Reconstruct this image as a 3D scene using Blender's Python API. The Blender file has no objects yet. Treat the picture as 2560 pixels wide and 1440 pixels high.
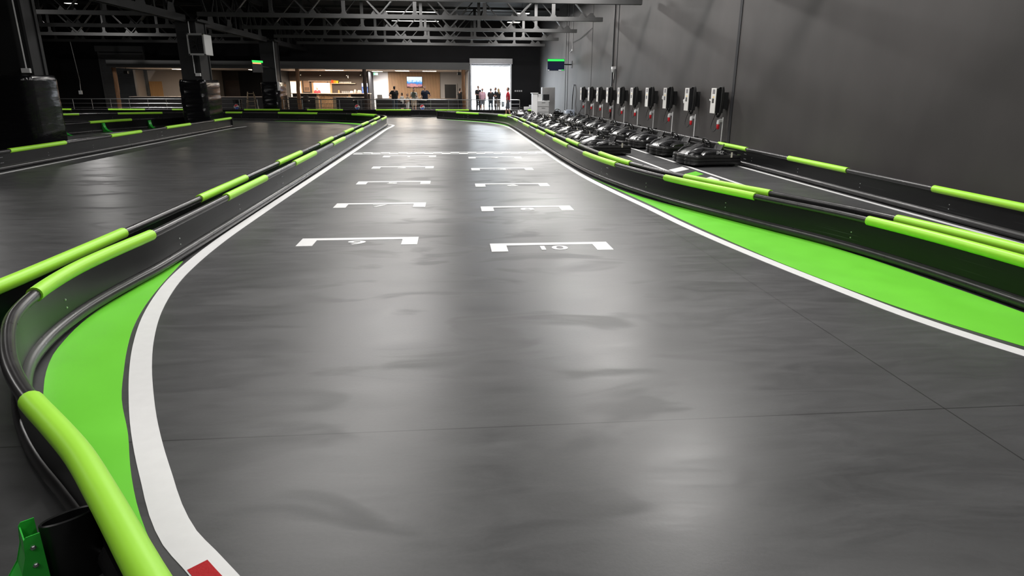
import bpy, bmesh, math, random
from mathutils import Vector, Matrix
R = random.Random(7)
S = bpy.context.scene
COL = S.collection

# ------------------------------------------------------------------ camera
FPX, HZ, VX, CAMH, ROLL = 1620.0, 218.0, 1125.0, 1.7, 0.0045
PITCH = math.atan((720 - HZ) / FPX)
YAW = math.atan((1280 - VX) * math.cos(PITCH) / FPX)
fw = Vector((math.sin(YAW) * math.cos(PITCH), math.cos(YAW) * math.cos(PITCH), -math.sin(PITCH)))
rt = Vector((math.cos(YAW), -math.sin(YAW), 0))
up = rt.cross(fw)
rt, up = rt * math.cos(ROLL) + up * math.sin(ROLL), up * math.cos(ROLL) - rt * math.sin(ROLL)
cd = bpy.data.cameras.new('camera')
cd.sensor_width = 36.0
cd.lens = FPX / 2560 * 36.0
cd.clip_start = 0.05
cd.clip_end = 400
cam = bpy.data.objects.new('camera', cd)
COL.objects.link(cam)
m = Matrix((rt, up, -fw)).transposed().to_4x4()
m.translation = (0, 0, CAMH)
cam.matrix_world = m
S.camera = cam

# ------------------------------------------------------------------ world, exposure
S.view_settings.view_transform = 'Standard'
S.view_settings.look = 'None'
S.view_settings.gamma = 1.0
S.view_settings.use_curve_mapping = False
S.view_settings.exposure = 0.3
W = bpy.data.worlds.new('overcast_sky')
S.world = W
W.use_nodes = True
bg = W.node_tree.nodes['Background']
bg.inputs[0].default_value = (0.86, 0.93, 1.0, 1)
bg.inputs[1].default_value = 16.0

LAMP_MAIN, LAMP_SIDE, LAMP_BAR = 212.0, 330.0, 92.0

# ------------------------------------------------------------------ materials
MATS = {}


def mat(name, col, rough=0.5, metal=0.0, var=0.12, scale=6.0, stretch=(1, 1, 1), bump=0.0, spec=0.5,
        emit=None, es=0.0, rvar=0.0, coat=0.0):
    if name in MATS:
        return MATS[name]
    M = bpy.data.materials.new(name)
    M.use_nodes = True
    nt = M.node_tree
    b = nt.nodes['Principled BSDF']
    tc = nt.nodes.new('ShaderNodeTexCoord')
    mp = nt.nodes.new('ShaderNodeMapping')
    mp.inputs['Scale'].default_value = stretch
    nz = nt.nodes.new('ShaderNodeTexNoise')
    nz.inputs['Scale'].default_value = scale
    nz.inputs['Detail'].default_value = 5
    nt.links.new(tc.outputs['Object'], mp.inputs[0])
    nt.links.new(mp.outputs[0], nz.inputs['Vector'])
    mx = nt.nodes.new('ShaderNodeMix')
    mx.data_type = 'RGBA'
    mx.inputs[6].default_value = tuple(max(0, c * (1 - var)) for c in col[:3]) + (1,)
    mx.inputs[7].default_value = tuple(min(1, c * (1 + var)) for c in col[:3]) + (1,)
    nt.links.new(nz.outputs[0], mx.inputs[0])
    nt.links.new(mx.outputs[2], b.inputs['Base Color'])
    b.inputs['Roughness'].default_value = rough
    b.inputs['Metallic'].default_value = metal
    b.inputs['Specular IOR Level'].default_value = spec
    b.inputs['Coat Weight'].default_value = coat
    if rvar:
        mr = nt.nodes.new('ShaderNodeMapRange')
        mr.inputs[3].default_value = max(0.02, rough - rvar)
        mr.inputs[4].default_value = rough + rvar
        nt.links.new(nz.outputs[0], mr.inputs[0])
        nt.links.new(mr.outputs[0], b.inputs['Roughness'])
    if bump:
        bp = nt.nodes.new('ShaderNodeBump')
        bp.inputs['Strength'].default_value = bump
        bp.inputs['Distance'].default_value = 0.01
        nt.links.new(nz.outputs[0], bp.inputs['Height'])
        nt.links.new(bp.outputs[0], b.inputs['Normal'])
    if emit:
        b.inputs['Emission Color'].default_value = tuple(emit) + (1,)
        b.inputs['Emission Strength'].default_value = es
    MATS[name] = M
    return M


def floor_mat():
    M = bpy.data.materials.new('sealed_concrete')
    M.use_nodes = True
    nt = M.node_tree
    L = nt.links.new
    N = nt.nodes.new
    b = nt.nodes['Principled BSDF']
    tc = N('ShaderNodeTexCoord')

    def noise(scale, stretch, detail=6, rough=0.6, dist=0.0):
        mp = N('ShaderNodeMapping')
        mp.inputs['Scale'].default_value = stretch
        nz = N('ShaderNodeTexNoise')
        nz.inputs['Scale'].default_value = scale
        nz.inputs['Detail'].default_value = detail
        nz.inputs['Roughness'].default_value = rough
        nz.inputs['Distortion'].default_value = dist
        L(tc.outputs['Object'], mp.inputs[0])
        L(mp.outputs[0], nz.inputs['Vector'])
        return nz.outputs[0]

    def ramp(src, a, c, lo=0.0, hi=1.0):
        mr = N('ShaderNodeMapRange')
        mr.inputs[1].default_value = a
        mr.inputs[2].default_value = c
        mr.inputs[3].default_value = lo
        mr.inputs[4].default_value = hi
        L(src, mr.inputs[0])
        return mr.outputs[0]

    def mult(a, c, op='MULTIPLY'):
        q = N('ShaderNodeMath')
        q.operation = op
        for i, v in enumerate((a, c)):
            if isinstance(v, float):
                q.inputs[i].default_value = v
            else:
                L(v, q.inputs[i])
        return q.outputs[0]
    big = noise(0.55, (1, 1.3, 1), 4, 0.55, 0.6)
    strokes = noise(2.3, (0.6, 2.4, 1), 9, 0.68, 0.9)
    fine = noise(55, (1, 1, 1), 3)
    # worn patches: trowel passes with fairly crisp edges
    patch = noise(1.2, (0.6, 1.5, 1), 3, 0.5, 1.2)
    pm_ = ramp(patch, 0.54, 0.63)
    tone = mult(mult(ramp(big, 0.3, 0.7, 0.82, 1.16), ramp(strokes, 0.32, 0.68, 0.80, 1.18)), ramp(fine, 0.3, 0.7, 0.95, 1.05))
    tone = mult(tone, ramp(pm_, 0, 1, 1.0, 0.85))
    sc1 = noise(7.0, (1.0, 3.2, 1), 4, 0.7, 2.0)
    tone = mult(tone, ramp(sc1, 0.69, 0.76, 1.0, 1.45))
    sc2 = noise(4.0, (0.5, 2.2, 1), 5, 0.75, 2.5)
    tone = mult(tone, ramp(sc2, 0.26, 0.33, 0.72, 1.0))
    # saw-cut joints in the slab (one lateral every 6 m, one longitudinal every 6 m)
    sep = N('ShaderNodeSeparateXYZ')
    L(tc.outputs['Object'], sep.inputs[0])

    def joint(src, at, per):
        a = mult(src, -at, 'ADD')
        md = N('ShaderNodeMath')
        md.operation = 'PINGPONG'
        md.inputs[1].default_value = per / 2
        L(a, md.inputs[0])
        return ramp(md.outputs[0], 0.003, 0.006, 0.35, 1.0)
    tone = mult(tone, mult(joint(sep.outputs[1], 3.02, 6.0), joint(sep.outputs[0], 2.7, 6.0)))
    cb = N('ShaderNodeCombineColor')
    L(mult(tone, 0.0585), cb.inputs[0])
    L(mult(tone, 0.0588), cb.inputs[1])
    L(mult(tone, 0.0605), cb.inputs[2])
    L(cb.outputs[0], b.inputs['Base Color'])
    rg = mult(ramp(strokes, 0.3, 0.7, 0.335, 0.41), ramp(pm_, 0, 1, 0.0, 0.08), 'ADD')
    L(rg, b.inputs['Roughness'])
    b.inputs['Specular IOR Level'].default_value = 0.42
    bp = N('ShaderNodeBump')
    bp.inputs['Strength'].default_value = 0.06
    bp.inputs['Distance'].default_value = 0.004
    L(fine, bp.inputs['Height'])
    L(bp.outputs[0], b.inputs['Normal'])
    return M


def wall_mat():
    M = mat('dark_plaster', (0.040, 0.0365, 0.036), 0.62, var=0.36, scale=1.1, stretch=(1, 1.0, 0.6), bump=0.2, spec=0.35)
    return M


def wood_mat(name, c, along=2, rough=0.5, var=0.25, spec=0.4):
    st = [22, 22, 22]
    st[along] = 1.5
    return mat(name, c, rough, var=var, scale=1.0, stretch=tuple(st), spec=spec)


M_FLOOR = floor_mat()
M_WALL = wall_mat()
M_BLACKWALL = mat('black_paint_wall', (0.012, 0.012, 0.014), 0.7, var=0.2, scale=1.5, spec=0.3)
M_CEIL = mat('black_roof_deck', (0.012, 0.012, 0.012), 0.7, var=0.2, spec=0.2)
M_STEEL = mat('dark_painted_steel', (0.041, 0.041, 0.041), 0.5, var=0.15, scale=4, spec=0.4)
M_COLUMN = mat('column_paint', (0.015, 0.015, 0.016), 0.6, var=0.2, scale=3, spec=0.3)


def panel_mat():
    M = mat('black_barrier_plastic', (0.0065, 0.0065, 0.007), 0.30, var=0.3, scale=3, stretch=(1, 1, 6), spec=0.24)
    nt = M.node_tree
    N, L = nt.nodes.new, nt.links.new
    b = nt.nodes['Principled BSDF']
    tc = N('ShaderNodeTexCoord')

    def nz(st, sc, det):
        mp = N('ShaderNodeMapping')
        mp.inputs['Scale'].default_value = st
        q = N('ShaderNodeTexNoise')
        q.inputs['Scale'].default_value = sc
        q.inputs['Detail'].default_value = det
        L(tc.outputs['Object'], mp.inputs[0])
        L(mp.outputs[0], q.inputs['Vector'])
        return q.outputs[0]

    def rg(src, a, c):
        mr = N('ShaderNodeMapRange')
        mr.inputs[1].default_value = a
        mr.inputs[2].default_value = c
        L(src, mr.inputs[0])
        return mr.outputs[0]
    # long kart scuffs that run along the panel, in worn stretches at bumper height
    lines = rg(nz((0.35, 0.35, 60), 1.6, 4), 0.63, 0.70)
    worn = rg(nz((0.4, 0.4, 0.4), 1.0, 2), 0.50, 0.62)
    sp = N('ShaderNodeSeparateXYZ')
    L(tc.outputs['Object'], sp.inputs[0])
    low = rg(sp.outputs[2], 0.27, 0.20)
    m1 = N('ShaderNodeMath')
    m1.operation = 'MULTIPLY'
    L(lines, m1.inputs[0])
    L(worn, m1.inputs[1])
    m2 = N('ShaderNodeMath')
    m2.operation = 'MULTIPLY'
    L(m1.outputs[0], m2.inputs[0])
    L(low, m2.inputs[1])
    old = b.inputs['Base Color'].links[0].from_socket
    mx = N('ShaderNodeMix')
    mx.data_type = 'RGBA'
    L(m2.outputs[0], mx.inputs[0])
    L(old, mx.inputs[6])
    mx.inputs[7].default_value = (0.085, 0.09, 0.09, 1)
    L(mx.outputs[2], b.inputs['Base Color'])
    return M


M_PANEL = panel_mat()
M_TUBE = mat('black_pe_tube', (0.022, 0.021, 0.022), 0.30, var=0.3, scale=9, rvar=0.08)
M_SLEEVE = mat('lime_foam_sleeve', (0.37, 0.80, 0.045), 0.42, var=0.05, scale=5)
M_GREENP = mat('lime_floor_paint', (0.17, 0.66, 0.045), 0.33, var=0.10, scale=2.5, rvar=0.06)
M_WHITEP = mat('white_floor_paint', (0.74, 0.74, 0.74), 0.4, var=0.06, scale=12)
M_REDP = mat('red_floor_paint', (0.42, 0.006, 0.010), 0.6, var=0.12, scale=60, bump=0.3, spec=0.2)
M_GREENS = mat('green_powder_coat', (0.03, 0.46, 0.045), 0.32, var=0.08, scale=30, bump=0.05)
M_BOLT = mat('zinc_bolt', (0.62, 0.62, 0.64), 0.3, 0.9, var=0.1)
M_FILM = mat('black_stretch_film', (0.006, 0.006, 0.007), 0.14, var=0.3, scale=5, stretch=(1, 1, 3.5), bump=0.3, spec=0.32)
M_WHITEPL = mat('white_plastic', (0.62, 0.62, 0.62), 0.45, var=0.05)
M_GREYPL = mat('grey_plastic', (0.42, 0.42, 0.42), 0.5, var=0.05)
M_BLACKPL = mat('black_plastic', (0.012, 0.012, 0.013), 0.32, var=0.25, scale=8, spec=0.5)
M_KARTBODY = mat('kart_gloss_black', (0.012, 0.012, 0.013), 0.27, var=0.3, scale=14, rvar=0.08, spec=0.5)
M_KARTRUB = mat('kart_bumper_black', (0.016, 0.016, 0.016), 0.30, var=0.3, scale=12, rvar=0.08)
M_RUBBER = mat('tyre_rubber', (0.012, 0.012, 0.012), 0.7, var=0.3, scale=20)
M_CHROME = mat('brushed_stainless', (0.55, 0.55, 0.56), 0.28, 1.0, var=0.08, scale=20)
M_ALU = mat('dull_aluminium', (0.42, 0.42, 0.43), 0.42, 0.8, var=0.1, scale=10)
M_CREAM = mat('cream_paint', (0.52, 0.46, 0.41), 0.7, var=0.05, scale=2)
M_BROWNWALL = mat('dark_brown_wall', (0.050, 0.038, 0.032), 0.6, var=0.15, scale=3)
M_GREYWALL = mat('grey_paint_wall', (0.30, 0.29, 0.29), 0.7, var=0.05, scale=2)
M_FASCIA = mat('charcoal_fascia', (0.085, 0.085, 0.085), 0.6, var=0.1, scale=2)
M_SHUTTER = mat('grey_shutter_steel', (0.13, 0.135, 0.14), 0.5, 0.1, var=0.08)
M_DOORWHITE = mat('white_door_paint', (0.80, 0.80, 0.80), 0.4, var=0.03)
M_OAK = wood_mat('oak_veneer', (0.62, 0.36, 0.16))
M_SLAT = wood_mat('oak_slat', (0.46, 0.28, 0.15))
M_TIMBER = mat('rough_timber', (0.17, 0.085, 0.04), 0.8, var=0.55, scale=3.0, stretch=(6, 6, 0.9), bump=0.5)
M_TOP = mat('counter_top', (0.46, 0.40, 0.36), 0.4, var=0.06)
M_COUNTER = mat('counter_front', (0.012, 0.010, 0.010), 0.5, var=0.2)
M_LAMP = mat('lamp_diffuser', (0.9, 0.9, 0.9), 0.5, emit=(1.0, 0.95, 0.88), es=4)
M_WARMLAMP = mat('warm_lamp_diffuser', (0.9, 0.85, 0.8), 0.5, emit=(1.0, 0.82, 0.62), es=9)
M_YARD = mat('pale_yard_concrete', (0.62, 0.62, 0.60), 0.8, var=0.08)
M_PALEBLUE = mat('pale_blue_panel', (0.56, 0.68, 0.80), 0.6, var=0.05)

# ------------------------------------------------------------------ mesh helpers


class MB:
    def __init__(self, o=(0, 0, 0)):
        self.v, self.f, self.o = [], [], Vector(o)

    def add(self, vs, fs):
        n = len(self.v)
        self.v += [Vector(p) - self.o for p in vs]
        self.f += [tuple(i + n for i in q) for q in fs]
        return self

    def box(self, x0, x1, y0, y1, z0, z1):
        vs = [(x, y, z) for z in (z0, z1) for y in (y0, y1) for x in (x0, x1)]
        return self.add(vs, [(0, 2, 3, 1), (4, 5, 7, 6), (0, 1, 5, 4), (2, 6, 7, 3), (0, 4, 6, 2), (1, 3, 7, 5)])

    def bar(self, p, q, w, h, upv=(0, 0, 1)):
        p, q = Vector(p), Vector(q)
        d = (q - p).normalized()
        s = d.cross(Vector(upv))
        if s.length < 1e-4:
            s = d.cross(Vector((0, 1, 0)))
        s.normalize()
        u = s.cross(d)
        vs = []
        for e in (p, q):
            for a, c in ((-1, -1), (1, -1), (1, 1), (-1, 1)):
                vs.append(e + s * a * w / 2 + u * c * h / 2)
        return self.add(vs, [(3, 2, 1, 0), (4, 5, 6, 7), (0, 1, 5, 4), (1, 2, 6, 5), (2, 3, 7, 6), (3, 0, 4, 7)])

    def tube(self, pts, r, n=10, caps=True, closed=False):
        pts = [Vector(p) for p in pts]
        k = len(pts)
        rr = r if isinstance(r, (list, tuple)) else [r] * k
        vs, fs = [], []
        ref = None
        for i, p in enumerate(pts):
            a = pts[(i - 1) % k] if (i > 0 or closed) else p
            c = pts[(i + 1) % k] if (i < k - 1 or closed) else p
            d = (c - a).normalized()
            if ref is None:
                ref = Vector((0, 0, 1)) if abs(d.z) < 0.95 else Vector((1, 0, 0))
            s = d.cross(ref)
            if s.length < 1e-5:
                s = d.orthogonal()
            s.normalize()
            u = s.cross(d).normalized()
            ref = u
            for j in range(n):
                t = 2 * math.pi * j / n
                vs.append(p + s * math.cos(t) * rr[i] + u * math.sin(t) * rr[i])
        m_ = k if closed else k - 1
        for i in range(m_):
            i2 = (i + 1) % k
            for j in range(n):
                j2 = (j + 1) % n
                fs.append((i * n + j, i * n + j2, i2 * n + j2, i2 * n + j))
        if caps and not closed:
            fs.append(tuple(range(n - 1, -1, -1)))
            fs.append(tuple((k - 1) * n + j for j in range(n)))
        return self.add(vs, fs)

    def prism(self, poly, z0, z1):
        n = len(poly)
        vs = [(x, y, z0) for x, y in poly] + [(x, y, z1) for x, y in poly]
        fs = [tuple(range(n - 1, -1, -1)), tuple(range(n, 2 * n))]
        fs += [(i, (i + 1) % n, n + (i + 1) % n, n + i) for i in range(n)]
        return self.add(vs, fs)

    def ext(self, pts, vec):
        """planar polygon (3-D points) pushed along a vector"""
        n = len(pts)
        v = Vector(vec)
        vs = [Vector(p) for p in pts] + [Vector(p) + v for p in pts]
        fs = [tuple(range(n - 1, -1, -1)), tuple(range(n, 2 * n))]
        fs += [(i, (i + 1) % n, n + (i + 1) % n, n + i) for i in range(n)]
        return self.add(vs, fs)

    def loft(self, rings, cap=True):
        n = len(rings[0])
        vs = [p for r in rings for p in r]
        fs = []
        for i in range(len(rings) - 1):
            for j in range(n):
                j2 = (j + 1) % n
                fs.append((i * n + j, i * n + j2, (i + 1) * n + j2, (i + 1) * n + j))
        if cap:
            fs.append(tuple(range(n - 1, -1, -1)))
            fs.append(tuple((len(rings) - 1) * n + j for j in range(n)))
        return self.add(vs, fs)

    def lathe(self, prof, c=(0, 0, 0), n=16, axis='z'):
        rings = []
        for r, h in prof:
            ring = []
            for j in range(n):
                t = 2 * math.pi * j / n
                a, b_ = r * math.cos(t), r * math.sin(t)
                p = {'z': (a, b_, h), 'y': (a, h, -b_), 'x': (h, a, b_)}[axis]
                ring.append(Vector(c) + Vector(p))
            rings.append(ring)
        return self.loft(rings)

    def strip(self, left, right, z0, z1):
        return self.prism(list(left) + list(right)[::-1], z0, z1)

    def mesh(self, name, mt, smooth=False, bevel=0.0, seg=2):
        me = bpy.data.meshes.new(name)
        me.from_pydata([tuple(p) for p in self.v], [], self.f)
        bm = bmesh.new()
        bm.from_mesh(me)
        if bevel:
            es = [e for e in bm.edges if e.is_manifold and e.calc_face_angle(0) > 0.6]
            bmesh.ops.bevel(bm, geom=es, offset=bevel, segments=seg, affect='EDGES', profile=0.6)
        bmesh.ops.recalc_face_normals(bm, faces=bm.faces)
        for f in bm.faces:
            f.smooth = smooth
        if smooth:
            for e in bm.edges:
                if e.is_manifold and e.calc_face_angle(0) > 0.7:
                    e.smooth = False
        bm.to_mesh(me)
        bm.free()
        me.materials.append(mt)
        return me

    def build(self, name, mt, parent=None, smooth=False, bevel=0.0, seg=2, label=None):
        o = bpy.data.objects.new(name, self.mesh(name, mt, smooth, bevel, seg))
        COL.objects.link(o)
        o.parent = parent
        if label:
            o['label'] = label
        return o


def link(name, me, parent=None, loc=(0, 0, 0), rz=0.0):
    o = bpy.data.objects.new(name, me)
    COL.objects.link(o)
    o.parent = parent
    o.location = loc
    o.rotation_euler = (0, 0, rz)
    return o


def tag(o, label, cat, group=None, kind=None):
    o['label'] = label
    o['category'] = cat
    if group:
        o['group'] = group
    if kind:
        o['kind'] = kind
    return o


def thing(name, label, cat, loc=(0, 0, 0), rz=0.0, group=None):
    o = bpy.data.objects.new(name, None)
    o.empty_display_size = 0.1
    COL.objects.link(o)
    o.location = loc
    o.rotation_euler = (0, 0, rz)
    return tag(o, label, cat, group)


def struct(o):
    o['kind'] = 'structure'
    return o


def dup(root, loc, rz=0.0, label=None):
    def cp(o, par):
        c = o.copy()
        COL.objects.link(c)
        c.parent = par
        for ch in o.children:
            cp(ch, c)
        return c
    c = cp(root, None)
    c.location = loc
    c.rotation_euler = (0, 0, rz)
    if label:
        c['label'] = label
    return c


def smooth_curve(ctrl, step=0.12, closed=False):
    """centripetal Catmull-Rom through the control points, resampled at about `step`"""
    P = [Vector((p[0], p[1], p[2] if len(p) > 2 else 0)) for p in ctrl]
    P = [P[0] * 2 - P[1]] + P + [P[-1] * 2 - P[-2]]
    out = []
    for i in range(1, len(P) - 2):
        p0, p1, p2, p3 = P[i - 1:i + 3]
        t0 = 0.0
        t1 = t0 + max(1e-4, (p1 - p0).length) ** 0.5
        t2 = t1 + max(1e-4, (p2 - p1).length) ** 0.5
        t3 = t2 + max(1e-4, (p3 - p2).length) ** 0.5
        n = max(2, min(60, int((p2 - p1).length / step)))
        for k in range(n):
            t = t1 + (t2 - t1) * k / n
            a1 = p0 * ((t1 - t) / (t1 - t0)) + p1 * ((t - t0) / (t1 - t0))
            a2 = p1 * ((t2 - t) / (t2 - t1)) + p2 * ((t - t1) / (t2 - t1))
            a3 = p2 * ((t3 - t) / (t3 - t2)) + p3 * ((t - t2) / (t3 - t2))
            b1 = a1 * ((t2 - t) / (t2 - t0)) + a2 * ((t - t0) / (t2 - t0))
            b2 = a2 * ((t3 - t) / (t3 - t1)) + a3 * ((t - t1) / (t3 - t1))
            out.append(b1 * ((t2 - t) / (t2 - t1)) + b2 * ((t - t1) / (t2 - t1)))
    out.append(P[-2])
    return out


def offset(pts, d):
    """shift a plan polyline sideways (d > 0 = to the left of travel)"""
    out = []
    for i, p in enumerate(pts):
        a, c = pts[max(0, i - 1)], pts[min(len(pts) - 1, i + 1)]
        t = (c - a)
        t.z = 0
        t.normalize()
        out.append(p + Vector((-t.y, t.x, 0)) * d)
    return out


def arclen(pts):
    s = [0.0]
    for a, c in zip(pts, pts[1:]):
        s.append(s[-1] + (c - a).length)
    return s


def at_len(pts, s, q):
    q = max(0.0, min(s[-1], q))
    for i in range(len(s) - 1):
        if s[i + 1] >= q:
            t = (q - s[i]) / max(1e-9, s[i + 1] - s[i])
            return pts[i].lerp(pts[i + 1], t), (pts[i + 1] - pts[i]).normalized()
    return pts[-1], (pts[-1] - pts[-2]).normalized()


def nearest_len(pts, s, p):
    p = Vector((p[0], p[1], 0))
    i = min(range(len(pts)), key=lambda k: (pts[k] - p).length)
    return s[i]


def text_mesh(txt, size, mt, name, sx=1.0, thick=0.0015):
    cu = bpy.data.curves.new('lettering', 'FONT')
    cu.body = txt
    cu.size = size
    cu.align_x = 'CENTER'
    cu.align_y = 'CENTER'
    cu.extrude = thick
    cu.offset = size * 0.018
    o = bpy.data.objects.new('lettering', cu)
    COL.objects.link(o)
    dg = bpy.context.evaluated_depsgraph_get()
    me = bpy.data.meshes.new_from_object(o.evaluated_get(dg))
    me.name = name
    bpy.data.objects.remove(o)
    for v in me.vertices:
        v.co.x *= sx
    me.materials.clear()
    me.materials.append(mt)
    return me

# ================================================================== SETTING


XW, XL, YB, YF, ZC = 6.92, -28.5, 53.0, -9.0, 6.5

FLOOR = struct(MB().box(XL - 0.2, XW + 0.2, YF - 0.2, YB + 0.15, -0.2, 0).build('floor', M_FLOOR))
FLOOR['label'] = 'dark grey sealed concrete floor of the kart hall'
struct(MB().box(XL - 0.2, XW + 0.2, YF - 0.2, YB + 0.3, ZC, ZC + 0.2).build('ceiling', M_CEIL))
WALL_R = struct(MB().box(XW, XW + 0.2, YF, YB + 0.2, 0, ZC).build('wall_right', M_WALL))
struct(MB().box(XL - 0.2, XL, YF, YB + 0.2, 0, ZC).build('wall_left', M_BLACKWALL))
struct(MB().box(XL, XW, YF - 0.2, YF, 0, ZC).build('wall_rear', M_BLACKWALL))
# back wall with the loading-door opening x 1.62..4.62, z 0..3.23
struct(MB().box(XL, 1.62, YB, YB + 0.2, 0, ZC).box(4.62, XW, YB, YB + 0.2, 0, ZC)
       .box(1.62, 4.62, YB, YB + 0.2, 3.23, ZC).build('wall_back', M_BLACKWALL))
# wall joints and their cover strips on the right wall
for y, w in ((4.1, 0.10), (16.1, 0.14), (28.1, 0.09), (40.0, 0.12), (40.75, 0.10)):
    MB().box(XW - 0.015, XW, y - w / 2, y + w / 2, 0, ZC).build('joint_strip', M_BLACKWALL, WALL_R, label='black vertical joint strip')
MB().box(XW - 0.01, XW, 33.2, 33.25, 0.4, ZC).build('joint_strip', M_BLACKWALL, WALL_R, label='thin black vertical joint strip')

# yard outside the loading door
struct(MB().box(-25, 30, YB + 0.2, YB + 45, -0.25, -0.02).build('yard_ground', M_YARD))
van = thing('delivery_van', 'pale blue box body of a van parked outside the roller door', 'van', (3.6, 62, 0))
MB((3.6, 62, 0)).box(2.4, 5.0, 60.5, 65.5, 0.45, 1.75).build('cargo_box', M_PALEBLUE, van, bevel=0.05)
MB((3.6, 62, 0)).box(2.45, 4.95, 65.5, 67.0, 0.45, 1.5).build('cab', M_PALEBLUE, van, bevel=0.15)
for x in (2.55, 4.6):
    for y in (61.5, 66.0):
        MB((3.6, 62, 0)).lathe([(0.05, 0), (0.30, 0), (0.32, 0.03), (0.32, 0.2), (0.30, 0.23), (0.05, 0.23)], (x, y, 0.30), 20, 'x').build('wheel', M_RUBBER, van, smooth=True)

# ------------------------------------------------------------------ floor paint (children of the floor)
PZ = 0.003


def paint(name, mt, left, right, label, z=PZ):
    return MB().strip([(p[0], p[1]) for p in left], [(p[0], p[1]) for p in right], 0.0, z).build(name, mt, FLOOR, label=label)


def paint_line(ctrl, w, label, name='lane_line', mt=None, step=0.2):
    c = smooth_curve(ctrl, step)
    paint(name, mt or M_WHITEP, offset(c, w / 2), offset(c, -w / 2), label)
    return c


LINE_L = [(-0.30, 1.38), (-0.48, 1.58), (-0.68, 1.79), (-0.98, 2.12), (-1.1, 2.25), (-1.23, 2.44), (-1.36, 2.67), (-1.51, 2.94), (-1.67, 3.25),
          (-1.83, 3.59), (-1.98, 3.93), (-2.15, 4.36), (-2.33, 4.90), (-2.46, 5.41), (-2.56, 5.94), (-2.63, 6.59),
          (-2.68, 7.5), (-2.70, 9.05), (-2.70, 13.9), (-2.70, 18.4), (-2.71, 24.0), (-2.72, 28.2), (-2.66, 30.2),
          (-2.72, 31.3), (-3.05, 32.0)]
cl = paint_line(LINE_L, 0.125, 'white track edge line curving along the paired barriers', step=0.1)
LINE_R = [(-0.99, 37.3), (0.6, 35.2), (1.75, 33.2), (2.36, 31.2), (2.53, 29.0), (2.56, 25.5), (2.56, 20.6), (2.56, 15.7), (2.62, 12.66),
          (2.74, 10.84), (2.88, 9.29), (2.99, 7.88), (3.15, 6.61), (3.36, 5.36), (3.54, 4.47), (3.72, 3.93), (3.95, 3.4), (4.3, 2.7)]
paint_line(LINE_R, 0.12, 'white track edge line beside the long green run-off')
paint_line([(-9.0, 12.0), (-9.03, 14), (-9.10, 19), (-9.15, 24), (-9.17, 28.6), (-9.0, 30.2)], 0.09, 'white line at the foot of the barrier beside the wrapped columns')
paint_line([(6.50, 5.5), (6.50, 8.5), (6.50, 12), (6.50, 14.4), (6.5, 30)], 0.08, 'white line at the foot of the wall barrier')
paint_line([(5.30, 9.6), (5.30, 14.6), (5.26, 19.2), (5.2, 33)], 0.08, 'white pit lane line in front of the parked karts')
paint_line([(4.58, 10.5), (4.58, 14.8), (4.56, 17), (4.5, 33)], 0.08, 'white pit lane line behind the karts along the barrier')
for k, (y0, mt, nm) in enumerate(((13.6, M_WHITEP, 'white'), (12.75, M_GREENP, 'green'), (11.9, M_WHITEP, 'white'), (11.05, M_GREENP, 'green'))):
    MB().prism([(4.66, y0 - 0.2), (5.16, y0 + 0.32), (5.16, y0 + 0.78), (4.66, y0 + 0.22)], 0, PZ).build('pit_stripe', mt, FLOOR, label=nm + ' slanted block in the pit lane stripe')
for x in (-2.3, -1.2):
    MB().box(x, x + 0.6, 39.35, 39.47, 0, PZ).build('grid_dash', M_WHITEP, FLOOR, label='short white dash before the far barrier')
# red block of the kerb at the near end of the left line
c_red = smooth_curve([(-0.96, 2.10), (-0.86, 1.99), (-0.70, 1.82), (-0.62, 1.73)], 0.05)
paint('kerb_block', M_REDP, offset(c_red, 0.016), offset(c_red, -0.058), 'red kerb block inside the white line', 0.005)
# green run-off areas
gin = smooth_curve([(-2.74, 6.62), (-2.60, 5.71), (-2.48, 5.12), (-2.35, 4.65), (-2.2, 4.23), (-2.08, 3.93), (-1.90, 3.51), (-1.68, 3.1), (-1.54, 2.81),
                    (-1.43, 2.6), (-1.32, 2.41), (-1.18, 2.2), (-1.05, 2.03)], 0.1)
gout = smooth_curve([(-2.76, 6.62), (-2.80, 5.69), (-2.82, 5.17), (-2.79, 4.82), (-2.72, 4.46), (-2.65, 4.2), (-2.54, 3.93), (-2.43, 3.71), (-2.30, 3.48),
                     (-2.02, 3.08), (-1.70, 2.70), (-1.36, 2.32), (-1.10, 2.02)], 0.1)
paint('run_off', M_GREENP, gout, gin, 'lime green run-off inside the tight left bend')
gu = smooth_curve([(2.72, 12.6), (3.02, 10.43), (3.70, 8.38), (4.10, 7.24), (4.33, 6.14), (4.42, 5.36), (4.50, 4.55), (4.55, 3.2)], 0.15)
gl = smooth_curve([(2.72, 12.5), (2.96, 9.82), (3.09, 8.08), (3.30, 6.16), (3.45, 5.3), (3.63, 4.56), (3.92, 3.80), (4.25, 3.1)], 0.15)
paint('run_off', M_GREENP, gu, gl, 'long lime green run-off along the right-hand barrier')
paint('run_off', M_GREENP, smooth_curve([(-0.3, 36.7), (0.9, 35.35), (1.95, 33.6), (2.52, 31.6), (2.6, 30.0)]),
      smooth_curve([(-0.3, 36.4), (0.8, 34.95), (1.72, 33.35), (2.33, 31.4), (2.52, 30.0)]), 'thin lime run-off below the far bend barrier')
paint('run_off', M_GREENP, smooth_curve([(-3.75, 31.9), (-5.0, 33.2), (-6.8, 34.4), (-9.0, 35.2)]),
      smooth_curve([(-3.55, 29.6), (-4.5, 31.8), (-6.4, 33.7), (-9.0, 35.05)]), 'lime run-off in the corner of the neighbouring track')
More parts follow.
